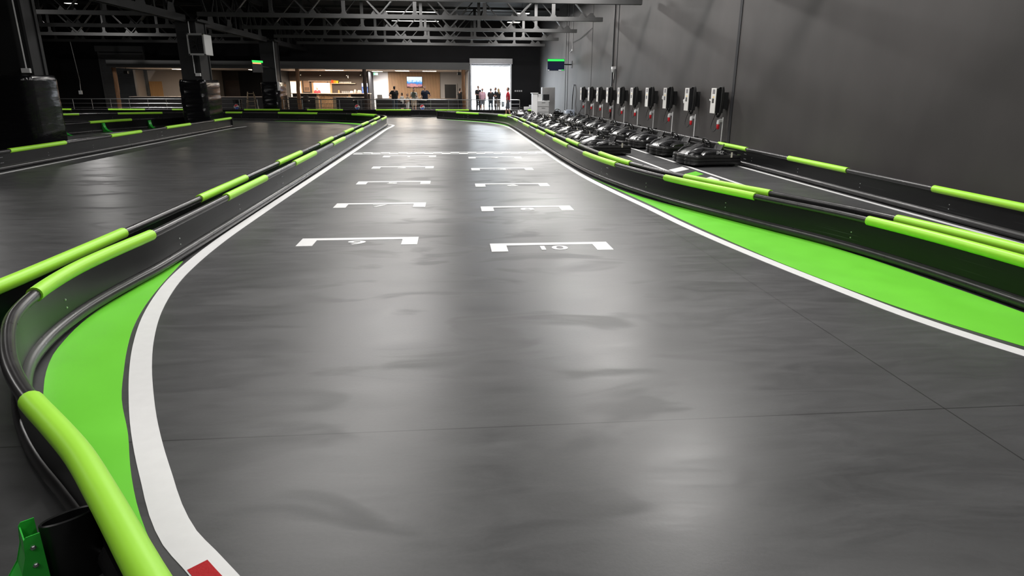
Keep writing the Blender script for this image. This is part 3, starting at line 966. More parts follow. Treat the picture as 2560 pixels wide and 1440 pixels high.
def kart_parts():
    P = []
    prof = [(-0.05, 0.045), (-0.01, 0.05), (0.0, 0.07), (0.0, 0.105), (-0.018, 0.112), (-0.018, 0.122), (0.004, 0.13), (0.004, 0.165), (-0.014, 0.172), (-0.014, 0.182),
            (0.0, 0.19), (-0.002, 0.225), (-0.02, 0.245), (-0.06, 0.25), (-0.085, 0.235), (-0.085, 0.045)]
    rings = [[(x, y, z) for x, y in grow_outline(g_)] for g_, z in prof]
    P.append(('bumper', MB().loft(rings + [rings[0]], cap=False).mesh('bumper', M_KARTRUB, smooth=True)))
    P.append(('floor_pan', MB().prism([(x, y) for x, y in grow_outline(-0.07)], 0.05, 0.07).mesh('floor_pan', M_BLACKPL)))
    # nose fairing: low wide hump that climbs to the steering column
    rings = []
    for x, w, z0, z1 in ((0.70, 0.30, 0.22, 0.25), (0.62, 0.37, 0.20, 0.30), (0.48, 0.38, 0.18, 0.355), (0.34, 0.36, 0.18, 0.40), (0.22, 0.30, 0.18, 0.44), (0.14, 0.22, 0.2, 0.46)):
        rings.append([(x, w, z0), (x, w * 0.95, z0 + (z1 - z0) * 0.55), (x, w * 0.7, z0 + (z1 - z0) * 0.88), (x, w * 0.3, z1), (x, 0, z1 - 0.012), (x, -w * 0.3, z1), (x, -w * 0.7, z0 + (z1 - z0) * 0.88), (x, -w * 0.95, z0 + (z1 - z0) * 0.55), (x, -w, z0)])
    P.append(('nose_fairing', MB().loft(rings).mesh('nose_fairing', M_KARTBODY, smooth=True)))
    for sg in (-1, 1):
        rings = []
        for x, yo, z1 in ((0.38, 0.545, 0.255), (0.28, 0.53, 0.32), (0.0, 0.53, 0.345), (-0.25, 0.535, 0.33), (-0.42, 0.54, 0.26)):
            rings.append([(x, sg * yo, 0.2), (x, sg * (yo - 0.01), z1 - 0.03), (x, sg * (yo - 0.05), z1), (x, sg * (yo - 0.15), z1 + 0.01), (x, sg * (yo - 0.22), z1 - 0.05), (x, sg * (yo - 0.23), 0.12)])
        P.append(('side_pod', MB().loft(rings).mesh('side_pod', M_KARTBODY, smooth=True)))
    # arched ribs along the fairing flanks, their grey paints in the edge highlights
    for sg in (-1, 1):
        P.append(('fairing_rib', MB().tube([(0.68, sg * 0.26, 0.27), (0.5, sg * 0.33, 0.36), (0.3, sg * 0.34, 0.39), (0.1, sg * 0.36, 0.37), (-0.1, sg * 0.42, 0.35)], 0.016, 6).mesh('fairing_rib', mat('kart_edge_highlight', (0.09, 0.09, 0.095), 0.25, var=0.3), smooth=True)))
    # seat shell
    rings = []
    for x, z, w, t_ in ((0.02, 0.16, 0.17, 0.0), (-0.12, 0.13, 0.19, 0.1), (-0.26, 0.13, 0.20, 0.14), (-0.36, 0.20, 0.20, 0.14), (-0.42, 0.32, 0.185, 0.10), (-0.46, 0.42, 0.15, 0.04)):
        rings.append([(x, -w, z + t_), (x + 0.01, -w * 0.8, z + t_ * 0.3), (x, 0, z), (x + 0.01, w * 0.8, z + t_ * 0.3), (x, w, z + t_), (x - 0.03, w * 0.9, z + t_ * 0.3 - 0.01), (x - 0.03, 0, z - 0.025), (x - 0.03, -w * 0.9, z + t_ * 0.3 - 0.01)])
    P.append(('seat', MB().loft(rings).mesh('seat', M_BLACKPL, smooth=True)))
    P.append(('battery_box', MB().box(-0.72, -0.50, -0.42, 0.42, 0.10, 0.33).mesh('battery_box', M_KARTRUB, bevel=0.025)))
    for sg in (-1, 1):
        P.append(('battery_case', MB().box(-0.40, 0.10, sg * 0.36 - 0.09, sg * 0.36 + 0.09, 0.08, 0.30).mesh('battery_case', M_BLACKPL, bevel=0.02)))
    for x, w, r in ((0.50, 0.13, 0.125), (-0.55, 0.19, 0.135)):
        for sg in (-1, 1):
            P.append(('wheel', MB().lathe([(0.05, -w / 2 + 0.02), (0.07, -w / 2 + 0.01), (0.11, -w / 2), (r - 0.012, -w / 2 + 0.008), (r, -w / 2 + 0.03), (r, w / 2 - 0.03), (r - 0.012, w / 2 - 0.008), (0.11, w / 2), (0.07, w / 2 - 0.01), (0.05, w / 2 - 0.02)],
                                          (x, sg * 0.42, r), 18, 'y').mesh('wheel', M_RUBBER, smooth=True)))
    # steering wheel: flattened ring with three spokes, tilted towards the seat
    tl = math.radians(50)
    ax = Vector((-math.sin(tl), 0, math.cos(tl)))
    e1 = Vector((math.cos(tl), 0, math.sin(tl)))
    e2 = Vector((0, 1, 0))
    c0 = Vector((-0.02, 0, 0.475))
    ring = [c0 + e1 * (0.125 * math.cos(a)) + e2 * (0.165 * math.sin(a)) for a in [2 * math.pi * k / 22 for k in range(22)]]
    P.append(('steering_wheel', MB().tube(ring, 0.017, 7, closed=True).mesh('steering_wheel', M_RUBBER, smooth=True)))
    sp = MB()
    for a in (90, 210, 330):
        a = math.radians(a)
        sp.bar(c0 - ax * 0.015, c0 + e1 * (0.12 * math.cos(a)) + e2 * (0.16 * math.sin(a)), 0.03, 0.012, ax)
    sp.lathe([(0.0, -0.02), (0.04, -0.02), (0.045, 0.0), (0.03, 0.02), (0.0, 0.02)], tuple(c0), 10)
    P.append(('wheel_spokes', sp.mesh('wheel_spokes', M_BLACKPL)))
    P.append(('steering_column', MB().tube([c0, c0 - ax * 0.12 + Vector((0.02, 0, 0)), (0.28, 0, 0.30), (0.42, 0, 0.12)], 0.014, 7).mesh('steering_column', M_BLACKPL)))
    P.append(('hoop', MB().tube([(0.30, -0.16, 0.40), (0.14, -0.13, 0.45), (0.12, 0.0, 0.46), (0.14, 0.13, 0.45), (0.30, 0.16, 0.40)], 0.012, 6).mesh('hoop', M_BLACKPL, smooth=True)))
    P.append(('axle', MB().tube([(-0.55, -0.42, 0.135), (-0.55, 0.42, 0.135)], 0.018, 8).mesh('axle', M_CHROME)))
    P.append(('tag_plate', MB().box(-0.44, -0.395, 0.605, 0.611, 0.20, 0.31).mesh('tag_plate', mat('pale_tag', (0.62, 0.60, 0.50), 0.5))))
    dme = text_mesh('IMZ', 0.10, M_GREYPL, 'decal', 1.3, 0.001)
    rot = Matrix.Rotation(math.pi, 4, 'Z') @ Matrix.Rotation(math.pi / 2, 4, 'X')
    dme.transform(Matrix.Translation((-0.10, 0.555, 0.30)) @ rot)
    P.append(('decal', dme))
    return P


KP = kart_parts()


def kart(label, x, y, rz, group, sx=0.94):
    t = thing('electric_kart', label, 'kart', (x, y, 0), rz, group)
    t.scale = (sx, 0.96, 1.05)
    for n, me in KP:
        link(n, me, t)
    return t


for i in range(9):
    kart('black electric kart parked nose-out against the wall barrier below the chargers', 5.84, 14.82 + 2.2 * i, math.radians(188) + R.uniform(-0.03, 0.03), 'karts along the charger wall', 0.82)
for i in range(8):
    kart('black electric kart in the row beside the green and black double barrier', 3.93, 17.35 + 2.1 * i, math.radians(193) + R.uniform(-0.05, 0.05), 'karts beside the double barrier', 0.86)
kart('lone black kart parked crosswise by the white service desk', 5.6, 35.2, math.radians(100), None)
kart('black kart half hidden between the service desk and the far barrier', 3.95, 38.2, math.radians(262), None, 0.86)

# ------------------------------------------------------------------ wall chargers
CH_P = []


def charger_parts():
    P = []
    # local: wall plane at x = 0, room towards -x, floor at z = 0
    P.append(('body', MB().box(-0.22, -0.02, -0.15, 0.15, 1.10, 1.69).mesh('body', M_BLACKPL, bevel=0.012), None))
    P.append(('mount_plate', MB().box(-0.02, 0.0, -0.10, 0.10, 1.15, 1.64).mesh('mount_plate', M_COLUMN), None))
    P.append(('front_panel', MB().box(-0.24, -0.222, -0.155, 0.155, 1.09, 1.70).mesh('front_panel', mat('charger_grey', (0.60, 0.59, 0.57), 0.45, var=0.04), bevel=0.006), None))
    P.append(('display', MB().box(-0.243, -0.238, -0.06, 0.06, 1.34, 1.45).mesh('display', M_BLACKPL), 'front_panel'))
    P.append(('warning_label', MB().box(-0.242, -0.238, -0.06, 0.02, 1.47, 1.50).mesh('warning_label', mat('yellow_label', (0.75, 0.48, 0.08), 0.5)), 'front_panel'))
    P.append(('nameplate', MB().box(-0.242, -0.238, -0.09, 0.06, 1.56, 1.67).mesh('nameplate', mat('charger_nameplate', (0.16, 0.15, 0.16), 0.5, var=0.6, scale=40)), 'front_panel'))
    # cable hung over the near side in long loops
    for k in range(3):
        o_ = 0.012 * k
        pts = smooth_curve([(-0.10 - 0.03 * k, -0.10, 1.69), (-0.09 - 0.03 * k, -0.14, 1.74 - o_), (-0.07 - 0.025 * k, -0.20 - o_, 1.72), (-0.07 - 0.03 * k, -0.235 - o_, 1.55), (-0.08 - 0.025 * k, -0.235 - o_, 1.28),
                             (-0.10 - 0.02 * k, -0.22, 1.08), (-0.12 - 0.02 * k, -0.16, 1.0 + 0.02 * k), (-0.13, -0.06, 1.02), (-0.12, -0.02, 1.09)], 0.06)
        P.append(('cable', MB().tube(pts, 0.014, 6).mesh('cable', M_RUBBER, smooth=True), None))
    pts = smooth_curve([(-0.12, 0.03, 1.09), (-0.14, 0.06, 1.0), (-0.16, 0.14, 0.85), (-0.17, 0.15, 0.72), (-0.16, 0.06, 0.64), (-0.14, -0.04, 0.66), (-0.12, -0.09, 0.74)], 0.05)
    P.append(('supply_lead', MB().tube(pts, 0.008, 6).mesh('supply_lead', M_RUBBER, smooth=True), None))
    P.append(('plug', MB().lathe([(0.0, 0.70), (0.022, 0.705), (0.036, 0.73), (0.038, 0.80), (0.034, 0.83), (0.0, 0.83)], (-0.10, -0.13, 0), 12).mesh('plug', mat('red_plug', (0.50, 0.012, 0.02), 0.4), smooth=True), None))
    P.append(('socket', MB().lathe([(0.0, 0.83), (0.038, 0.83), (0.042, 0.86), (0.036, 0.93), (0.0, 0.95)], (-0.10, -0.13, 0), 12).mesh('socket', M_WHITEPL, smooth=True), None))
    P.append(('socket_bracket', MB().box(-0.08, 0.0, -0.17, -0.09, 0.88, 0.96).mesh('socket_bracket', M_GREYPL, bevel=0.008), None))
    P.append(('conduit', MB().tube([(-0.014, -0.20, 0.34), (-0.014, -0.20, 1.0)], 0.014, 8).mesh('conduit', M_WHITEPL, smooth=True), None))
    return P


CH_P = charger_parts()
for i in range(10):
    t = thing('wall_charger', 'grey-fronted kart charger with black cable loops and red plug on the dark wall', 'charger', (XW - 0.12, 16.45 + 1.94 * i, 0), 0, 'kart chargers in a row')
    MB().box(0.0, 0.12, -0.08, 0.08, 1.2, 1.6).build('wall_spacer', M_COLUMN, t)
    MB().box(-0.01, 0.12, -0.22, -0.18, 0.36, 0.40).build('conduit_clip', M_COLUMN, t)
    fp = None
    for n, me, par in CH_P:
        o = link(n, me, fp if par == 'front_panel' else t)
        if n == 'front_panel':
            fp = o
    if i in (0, 1, 2, 7):
        MB().bar((-0.20, 0.16, 1.38), (-0.22, 0.28 if i != 2 else 0.30, 1.42 if i != 1 else 1.33), 0.012, 0.10 if i else 0.03, (0, 0, 1)).build('hanging_tag', M_WHITEPL, t)

# ------------------------------------------------------------------ fittings on the right wall
t = thing('timing_screen', 'wall-mounted timing screen with a green header bar', 'screen', (5.93, 38.3, 2.6))
o = (5.93, 38.3, 2.6)
MB(o).box(5.44, 6.42, 38.28, 38.34, 2.60, 3.24).build('casing', M_BLACKPL, t, bevel=0.01)
MB(o).box(5.46, 6.40, 38.27, 38.281, 2.62, 3.10).build('display', mat('dark_screen', (0.004, 0.006, 0.012), 0.12, emit=(0.02, 0.03, 0.08), es=0.25), t)
MB(o).box(5.46, 6.40, 38.268, 38.28, 3.11, 3.22).build('header_bar', mat('green_screen_bar', (0.02, 0.4, 0.05), 0.3, emit=(0.03, 0.72, 0.10), es=1.0), t)
MB(o).box(6.08, 6.25, 38.268, 38.27, 2.625, 2.65).build('footer_text', mat('screen_white', (0.6, 0.6, 0.6), 0.3, emit=(0.8, 0.8, 0.8), es=0.8), t)
MB(o).box(6.26, 6.39, 38.268, 38.27, 2.625, 2.66).build('footer_mark', MATS['green_screen_bar'], t)
MB(o).box(5.47, 5.56, 38.268, 38.27, 2.625, 2.65).build('footer_text', MATS['screen_white'], t)
MB(o).bar((6.1, 38.34, 2.95), (XW - 0.03, 38.78, 2.95), 0.05, 0.06).build('wall_arm', M_COLUMN, t)
MB(o).box(XW - 0.02, XW, 38.6, 39.0, 2.75, 3.15).build('wall_plate', M_COLUMN, t)
t = thing('timing_screen', 'green-topped timing screen seen edge-on beside the far column', 'screen', (-10.4, 38.6, 2.4))
o = (-10.4, 38.6, 2.4)
MB(o).bar((-10.72, 38.25, 2.72), (-10.40, 39.05, 2.72), 0.06, 0.62).build('casing', M_BLACKPL, t, bevel=0.008)
MB(o).bar((-10.68, 38.24, 2.98), (-10.36, 39.04, 2.98), 0.06, 0.11).build('header_bar', MATS['green_screen_bar'], t)
MB(o).bar((-10.66, 38.26, 2.89), (-10.42, 38.90, 2.89), 0.055, 0.07).build('amber_bar', mat('amber_screen_bar', (0.6, 0.3, 0.1), 0.3, emit=(0.9, 0.42, 0.16), es=0.8), t)
MB(o).bar((-10.55, 39.0, 2.75), (-10.65, 41.46, 2.75), 0.05, 0.05).build('wall_arm', M_COLUMN, t)
conduit('cable_conduit', 'white conduit dropping down the wall above the timing screen', [(XW - 0.02, 38.6, 6.3), (XW - 0.02, 38.6, 3.75), (XW - 0.02, 39.3, 3.62)], 0.018, box=(XW - 0.03, 38.6, 3.72, 0.03, 0.06, 0.05))
conduit('cable_conduit', 'black cable slanting across the wall between two joint strips', [(XW - 0.04, 33.2, 4.45), (XW - 0.04, 36.0, 4.2), (XW - 0.04, 38.4, 4.12)], 0.012, M_RUBBER)
conduit('cable_conduit', 'black and white supply pipe running down beside the starting camera', [(XW - 0.035, 28.7, 6.3), (XW - 0.035, 28.7, 0.5), (XW - 0.035, 28.9, 0.45)], 0.03, M_BLACKPL)
t = thing('security_camera', 'white dome security camera with hanging black leads on the wall joint', 'camera', (XW - 0.1, 28.3, 2.0))
o = (XW - 0.1, 28.3, 2.0)
MB(o).box(XW - 0.16, XW, 28.2, 28.4, 2.44, 2.54).build('base', M_WHITEPL, t, bevel=0.01)
MB(o).lathe([(0.0, 2.30), (0.05, 2.32), (0.075, 2.37), (0.08, 2.44), (0.0, 2.45)], (XW - 0.10, 28.25, 0), 14).build('dome', M_GREYPL, t, smooth=True)
for k in range(3):
    MB(o).tube(smooth_curve([(XW - 0.05, 28.25 + 0.04 * k, 2.45), (XW - 0.09 + 0.02 * k, 28.2, 2.2), (XW - 0.06, 28.25, 2.0 - 0.05 * k), (XW - 0.04, 28.32, 2.2)], 0.05), 0.012, 6).build('lead', M_RUBBER if k else M_WHITEPL, t, smooth=True)
tag(MB().tube(smooth_curve([(XW - 0.1, 33.95, 1.12), (XW - 0.14, 34.5, 0.75), (XW - 0.14, 35.2, 0.45), (XW - 0.14, 35.6, 0.36)], 0.1), 0.012, 6).build('loose_cable', M_RUBBER, smooth=True), 'black cable slanting from the last charger down to the floor barrier', 'cable')
tag(MB().tube(smooth_curve([(XW - 0.04, 37.6, 1.85), (XW - 0.10, 37.5, 1.6), (XW - 0.12, 37.55, 1.2), (XW - 0.1, 37.7, 0.8), (XW - 0.14, 37.5, 0.5)], 0.1), 0.03, 6).build('hanging_hose', M_BLACKPL, smooth=True), 'black hose hanging on the wall behind the service desk', 'hose')
tag(MB().tube([(XW - 0.07, 13.6, 0.34), (XW - 0.07, 36.5, 0.34)], 0.022, 8).build('rail_shine_tube', M_WHITEPL, smooth=True), 'pale trunking pipe along the wall above the parked karts', 'trunking')  # pale tube added as painted light: the gleam along the black barrier rail

# service desk and cabinet in the pit corner
t = thing('service_desk', 'white service desk with a raised side panel and drawers', 'desk', (4.95, 38.2, 0))
o = (4.95, 38.2, 0)
MB(o).box(4.60, 4.88, 38.0, 38.6, 0, 1.36).build('side_panel', M_DOORWHITE, t, bevel=0.01)
MB(o).box(4.55, 4.92, 37.95, 38.65, 1.36, 1.40).build('ledge', M_DOORWHITE, t, bevel=0.005)
MB(o).box(4.88, 5.55, 38.05, 38.6, 0, 0.93).build('carcass', M_GREYPL, t)
MB(o).box(4.88, 5.58, 38.02, 38.62, 0.93, 0.965).build('worktop', M_DOORWHITE, t)
for z in (0.06, 0.36, 0.66):
    dr = MB(o).box(4.90, 5.53, 38.02, 38.05, z, z + 0.26).build('drawer', M_GREYPL, t, bevel=0.004)
    MB(o).box(5.12, 5.32, 38.0, 38.02, z + 0.2, z + 0.22).build('handle', M_CHROME, dr)
MB(o).box(4.88, 5.12, 38.1, 38.55, 0.97, 1.33).build('pigeon_hole', M_DOORWHITE, t, bevel=0.006)
t = thing('monitor', 'black computer monitor standing on the white service desk', 'monitor', (5.4, 38.3, 0.965))
MB((5.4, 38.3, 0.965)).box(5.22, 5.58, 38.2, 38.24, 1.0, 1.32).build('screen_panel', M_BLACKPL, t, bevel=0.006)
MB((5.4, 38.3, 0.965)).box(5.37, 5.43, 38.24, 38.3, 0.97, 1.2).build('stem', M_BLACKPL, t)
MB((5.4, 38.3, 0.965)).box(5.28, 5.52, 38.2, 38.4, 0.965, 0.98).build('foot', M_BLACKPL, t)
t = thing('locker', 'tall pale grey metal locker behind the service desk', 'locker', (5.65, 39.3, 0))
o = (5.65, 39.3, 0)
MB(o).box(5.30, 6.06, 39.2, 39.7, 0, 1.70).build('carcass', mat('locker_grey', (0.36, 0.36, 0.36), 0.5), t, bevel=0.008)
for x in (5.31, 5.69):
    dr = MB(o).box(x, x + 0.36, 39.18, 39.2, 0.05, 1.68).build('door', MATS['locker_grey'], t, bevel=0.004)
    MB(o).box(x + 0.30, x + 0.32, 39.165, 39.18, 0.8, 0.95).build('handle', M_CHROME, dr)
for k in range(3):
    t = tag(MB().box(4.45 + 0.34 * k, 4.75 + 0.34 * k, 41.0 + 0.1 * k, 41.3 + 0.1 * k, 0.0, 0.55 + 0.1 * k).build('cardboard_box', (mat('carton_white', (0.7, 0.7, 0.7), 0.7), mat('carton_grey', (0.6, 0.62, 0.64), 0.7), mat('carton_orange', (0.72, 0.42, 0.22), 0.7))[k], bevel=0.006),
            ('crumpled white carton by the railing end', 'pale grey carton between two others by the desk', 'orange-brown carton behind the white service desk')[k], 'box')
tag(MB().box(6.15, 6.55, 35.4, 35.8, 0.0, 0.55).build('storage_bin', mat('blue_grey_bin', (0.30, 0.34, 0.42), 0.5), bevel=0.02), 'blue-grey plastic storage bin against the wall barrier', 'bin')

# ================================================================== far end: railing, bar, loading door
def railing(label, x0, x1, y=41.35, posts=None):
    t = thing('railing', label, 'railing', (x0, y, 0))
    o = (x0, y, 0)
    MB(o).tube([(x0, y, 0.95), (x1, y, 0.95)], 0.024, 8).build('handrail', M_CHROME, t, smooth=True)
    for z in (0.70, 0.47, 0.24):
        MB(o).tube([(x0, y, z), (x1, y, z)], 0.011, 6).build('rail', M_CHROME, t, smooth=True)
    x = x0
    n = max(1, round((x1 - x0) / 1.07))
    for k in range(n + 1):
        x = x0 + (x1 - x0) * k / n
        MB(o).tube([(x, y, 0), (x, y, 0.94)], 0.018, 8).build('post', M_CHROME, t, smooth=True)
    return t


railing('stainless railing in front of the left counter', -24.0, -11.5)
railing('stainless railing in front of the bar and reception counter', -9.98, 4.2)

# timber posts carrying the fascia
FY = 45.5
struct(MB().box(-21.7, 1.28, FY, FY + 0.25, 2.79, 3.24).build('trim_1', M_FASCIA))
CEILB = struct(MB().box(-21.7, 1.28, FY + 0.25, YB - 0.001, 2.79, 2.95).build('ceiling_bar', mat('pale_soffit', (0.62, 0.56, 0.50), 0.7, var=0.04)))
struct(MB().box(1.16, 1.28, FY + 1.2, YB - 0.001, 0, 2.789).build('wall_reception_side', M_GREYWALL))
struct(MB().box(-22.70, -17.2, YB - 0.06, YB - 0.001, 0, 2.789).build('wall_cream', M_CREAM))
struct(MB().box(-17.2, -13.0, YB - 0.06, YB - 0.001, 0, 2.789).build('wall_brown', M_BROWNWALL))
struct(MB().box(-13.0, -5.95, YB - 0.06, YB - 0.001, 0, 2.789).build('wall_bar', M_BROWNWALL))
struct(MB().box(-5.95, -4.8, YB - 0.06, YB - 0.001, 0, 2.789).build('wall_white', mat('white_wall_paint', (0.66, 0.64, 0.64), 0.7, var=0.03)))
struct(MB().box(-4.8, 1.16, YB - 0.06, YB - 0.001, 0, 2.789).build('wall_reception', M_GREYWALL))
struct(MB().box(-22.85, -22.70, 51.6, YB - 0.06, 0, 2.789).build('wall_cream_side', M_CREAM))
struct(MB().box(-17.25, -17.1, 49.2, YB - 0.06, 0, 2.789).build('wall_brown_side', M_CREAM))
struct(MB().box(-12.35, -12.2, 46.5, YB - 0.06, 0, 2.789).build('wall_bar_side', M_BLACKWALL))
struct(MB().box(-6.02, -5.92, 50.0, YB - 0.06, 0, 2.789).build('wall_fridge_side', M_BLACKWALL))
for x, lb in ((-21.35, 'rough timber post at the open end of the left counter'), (-9.98, 'rough timber post in front of the bar hatch'), (-5.65, 'dark timber post between the bar and reception'), (0.86, 'rough timber post beside the loading door')):
    b_ = MB()
    rings = []
    for i in range(15):
        z = 2.788 * i / 14
        rings.append([(x + (0.125 + R.uniform(-0.018, 0.018)) * math.cos(a) + 0.02 * math.sin(z * 2 + x), FY + 0.12 + (0.12 + R.uniform(-0.015, 0.015)) * math.sin(a), z) for a in [2 * math.pi * k / 9 for k in range(9)]])
    tag(b_.loft(rings).build('timber_post', M_TIMBER if x != -5.65 else mat('dark_timber', (0.035, 0.02, 0.015), 0.7, var=0.4, stretch=(6, 6, 1)), smooth=True), lb, 'post')

# left counter
t = thing('serving_counter', 'long dark counter with pale top behind the left railing', 'counter', (-21.9, 47, 0))
o = (-21.9, 47, 0)
MB(o).box(-21.2, -12.6, 47.0, 47.5, 0, 0.97).build('front', M_COUNTER, t)
MB(o).box(-21.3, -12.5, 46.95, 47.6, 0.97, 1.01).build('worktop', M_TOP, t)
# oak door in the cream wall
t = struct(thing('door_1', 'bright oak door in the cream wall', 'door', (-21.95, YB - 0.08, 0)))
o = (-21.95, YB - 0.08, 0)
MB(o).box(-22.36, -21.55, YB - 0.10, YB - 0.06, 0, 1.95).build('leaf', M_OAK, t)
MB(o).box(-22.41, -22.36, YB - 0.12, YB - 0.06, 0, 2.0).box(-21.55, -21.50, YB - 0.12, YB - 0.06, 0, 2.0).box(-22.36, -21.55, YB - 0.12, YB - 0.06, 1.95, 2.0).build('frame', M_OAK, t)
MB(o).box(-22.30, -22.2, YB - 0.14, YB - 0.10, 0.95, 0.97).build('handle', M_CHROME, t)
# brown double door and dark panels behind the far ladder
t = struct(thing('door_2', 'dark brown door beside the cream corner', 'door', (-16.3, YB - 0.08, 0)))
MB((-16.3, YB - 0.08, 0)).box(-16.95, -15.9, YB - 0.1, YB - 0.06, 0, 2.1).build('leaf', mat('brown_door', (0.075, 0.05, 0.04), 0.5), t)
MB((-16.3, YB - 0.08, 0)).box(-15.9, -14.2, YB - 0.1, YB - 0.06, 0, 2.75).build('side_panel', M_BLACKWALL, t)
# roller shutters
def shutter(label, x0, x1, ztop, zbox, y, zbot=0.0, mt=None, box_mt=None, slats=True):
    t = thing('roller_shutter', label, 'shutter', (x0, y, zbot))
    o = (x0, y, zbot)
    MB(o).box(x0 - 0.15, x1 + 0.15, y - 0.35, y, ztop, zbox).build('housing', box_mt or mt, t, bevel=0.015)
    for x in (x0 - 0.1, x1):
        MB(o).box(x, x + 0.1, y - 0.14, y, 0, ztop).build('guide_rail', box_mt or mt, t)
    if slats:
        n = int((ztop - zbot) / 0.1)
        me = MB().ext([(0, 0, 0), (0, -0.018, 0.02), (0, -0.018, 0.085), (0, 0, 0.098), (0, 0.004, 0.098), (0, 0.004, 0)], (x1 - x0, 0, 0)).mesh('slat', mt)
        for k in range(n):
            link('slat', me, t, (0, -0.06, 0.1 * k))
    return t


shutter('dark grey roller shutter closed behind the left counter', -25.6, -22.55, 4.05, 4.45, YB - 0.005, 0.0, M_SHUTTER)
shutter('white roller shutter housing rolled up above the bright loading door', 1.62, 4.62, 3.40, 3.80, YB - 0.005, 3.25, mat('shutter_white', (0.80, 0.80, 0.82), 0.5), None, True)
struct(MB().box(1.50, 1.62, YB - 0.005, YB + 0.05, 0, 3.3).box(4.62, 4.74, YB - 0.005, YB + 0.05, 0, 3.3).build('trim_2', MATS['shutter_white']))

# bar: back counter with slatted front, front counters, hatch, shelves
t = thing('bar_counter', 'tall bar counter with slatted oak front panel', 'counter', (-8.5, 49.2, 0))
o = (-8.5, 49.2, 0)
MB(o).box(-11.2, -5.8, 49.15, 49.7, 0, 1.19).build('front', mat('bar_front_brown', (0.028, 0.02, 0.017), 0.5), t)
MB(o).box(-11.3, -5.75, 49.0, 49.8, 1.19, 1.235).build('worktop', mat('bar_top', (0.72, 0.60, 0.52), 0.35), t)
for x in (-9.52, -7.32):
    MB(o).box(x, x + 0.2, 49.08, 49.15, 0, 1.19).build('corner_board', M_SLAT, t)
for k in range(22):
    x = -9.28 + 0.0885 * k
    MB(o).box(x, x + 0.05, 49.10, 49.15, 0, 1.19).build('slat', M_SLAT, t)
for x0, x1, lb in ((-11.0, -9.0, 'low dark front counter beside the bar gangway'), (-8.0, -5.75, 'low dark front counter left of the dark timber post')):
    t = thing('serving_counter', lb, 'counter', (x0, 46.9, 0))
    MB((x0, 46.9, 0)).box(x0 + 0.05, x1 - 0.05, 46.85, 47.3, 0, 0.96).build('front', M_COUNTER, t)
    MB((x0, 46.9, 0)).box(x0, x1, 46.8, 47.4, 0.96, 1.0).build('worktop', mat('grey_worktop', (0.25, 0.22, 0.21), 0.35), t)
    xs = x1 - 0.2 if x0 < -10 else x0
    MB((x0, 46.9, 0)).box(xs + 0.0, xs + 0.2, 46.82, 46.85, 0, 0.96).build('corner_board', mat('pale_board', (0.36, 0.27, 0.17), 0.5), t)
hy = YB - 0.06
t = struct(thing('window_1', 'brightly lit kitchen hatch with a wooden frame behind the bar', 'hatch', (-9.6, hy, 1.2)))
o = (-9.6, hy, 1.2)
MB(o).box(-10.42, -9.20, hy - 0.10, hy, 1.95, 2.03).box(-10.55, -10.42, hy - 0.10, hy, 1.2, 2.03).box(-9.20, -9.05, hy - 0.10, hy, 1.2, 2.03).build('frame', M_SLAT, t)
MB(o).box(-10.42, -9.20, hy - 0.03, hy, 1.2, 1.95).build('lit_opening', mat('lit_kitchen', (0.9, 0.86, 0.8), 0.6, emit=(1.0, 0.93, 0.84), es=1.6), t)
t = struct(thing('door_3', 'brightly lit open doorway at the left end of the bar', 'door', (-11.8, hy, 0)))
o = (-11.8, hy, 0)
MB(o).box(-12.15, -11.35, hy - 0.03, hy, 0, 2.05).build('lit_opening', mat('lit_doorway', (0.9, 0.8, 0.68), 0.6, emit=(1.0, 0.86, 0.66), es=1.1), t)
MB(o).box(-11.35, -11.27, hy - 0.1, hy, 0, 2.1).box(-12.15, -11.35, hy - 0.1, hy, 2.05, 2.1).build('frame', M_SLAT, t)
t = thing('menu_board', 'wooden menu board with six dark squares', 'board', (-10.95, hy, 1.3))
MB((-10.95, hy, 1.3)).box(-11.17, -10.72, hy - 0.06, hy, 1.30, 2.10).build('board', mat('menu_wood', (0.27, 0.16, 0.10), 0.5), t)
for i in range(3):
    for j in range(2):
        MB((-10.95, hy, 1.3)).box(-11.10 + 0.12 * i, -11.02 + 0.12 * i, hy - 0.07, hy - 0.06, 1.40 + 0.13 * j, 1.48 + 0.13 * j).build('dark_square', M_COUNTER, t)
for x0, x1, z, lb in ((-10.75, -9.05, 2.10, 'pale shelf above the kitchen hatch'), (-9.05, -7.25, 1.93, 'lit shelf carrying snack bags and cups')):
    t = thing('wall_shelf', lb, 'shelf', (x0, hy, z))
    MB((x0, hy, z)).box(x0, x1, hy - 0.3, hy, z - 0.04, z).build('board', mat('shelf_oak', (0.60, 0.44, 0.34), 0.4), t)
    for xx in (x0 + 0.3, x1 - 0.3):
        MB((x0, hy, z)).box(xx - 0.02, xx + 0.02, hy - 0.2, hy, z - 0.12, z - 0.04).build('bracket', M_COLUMN, t)
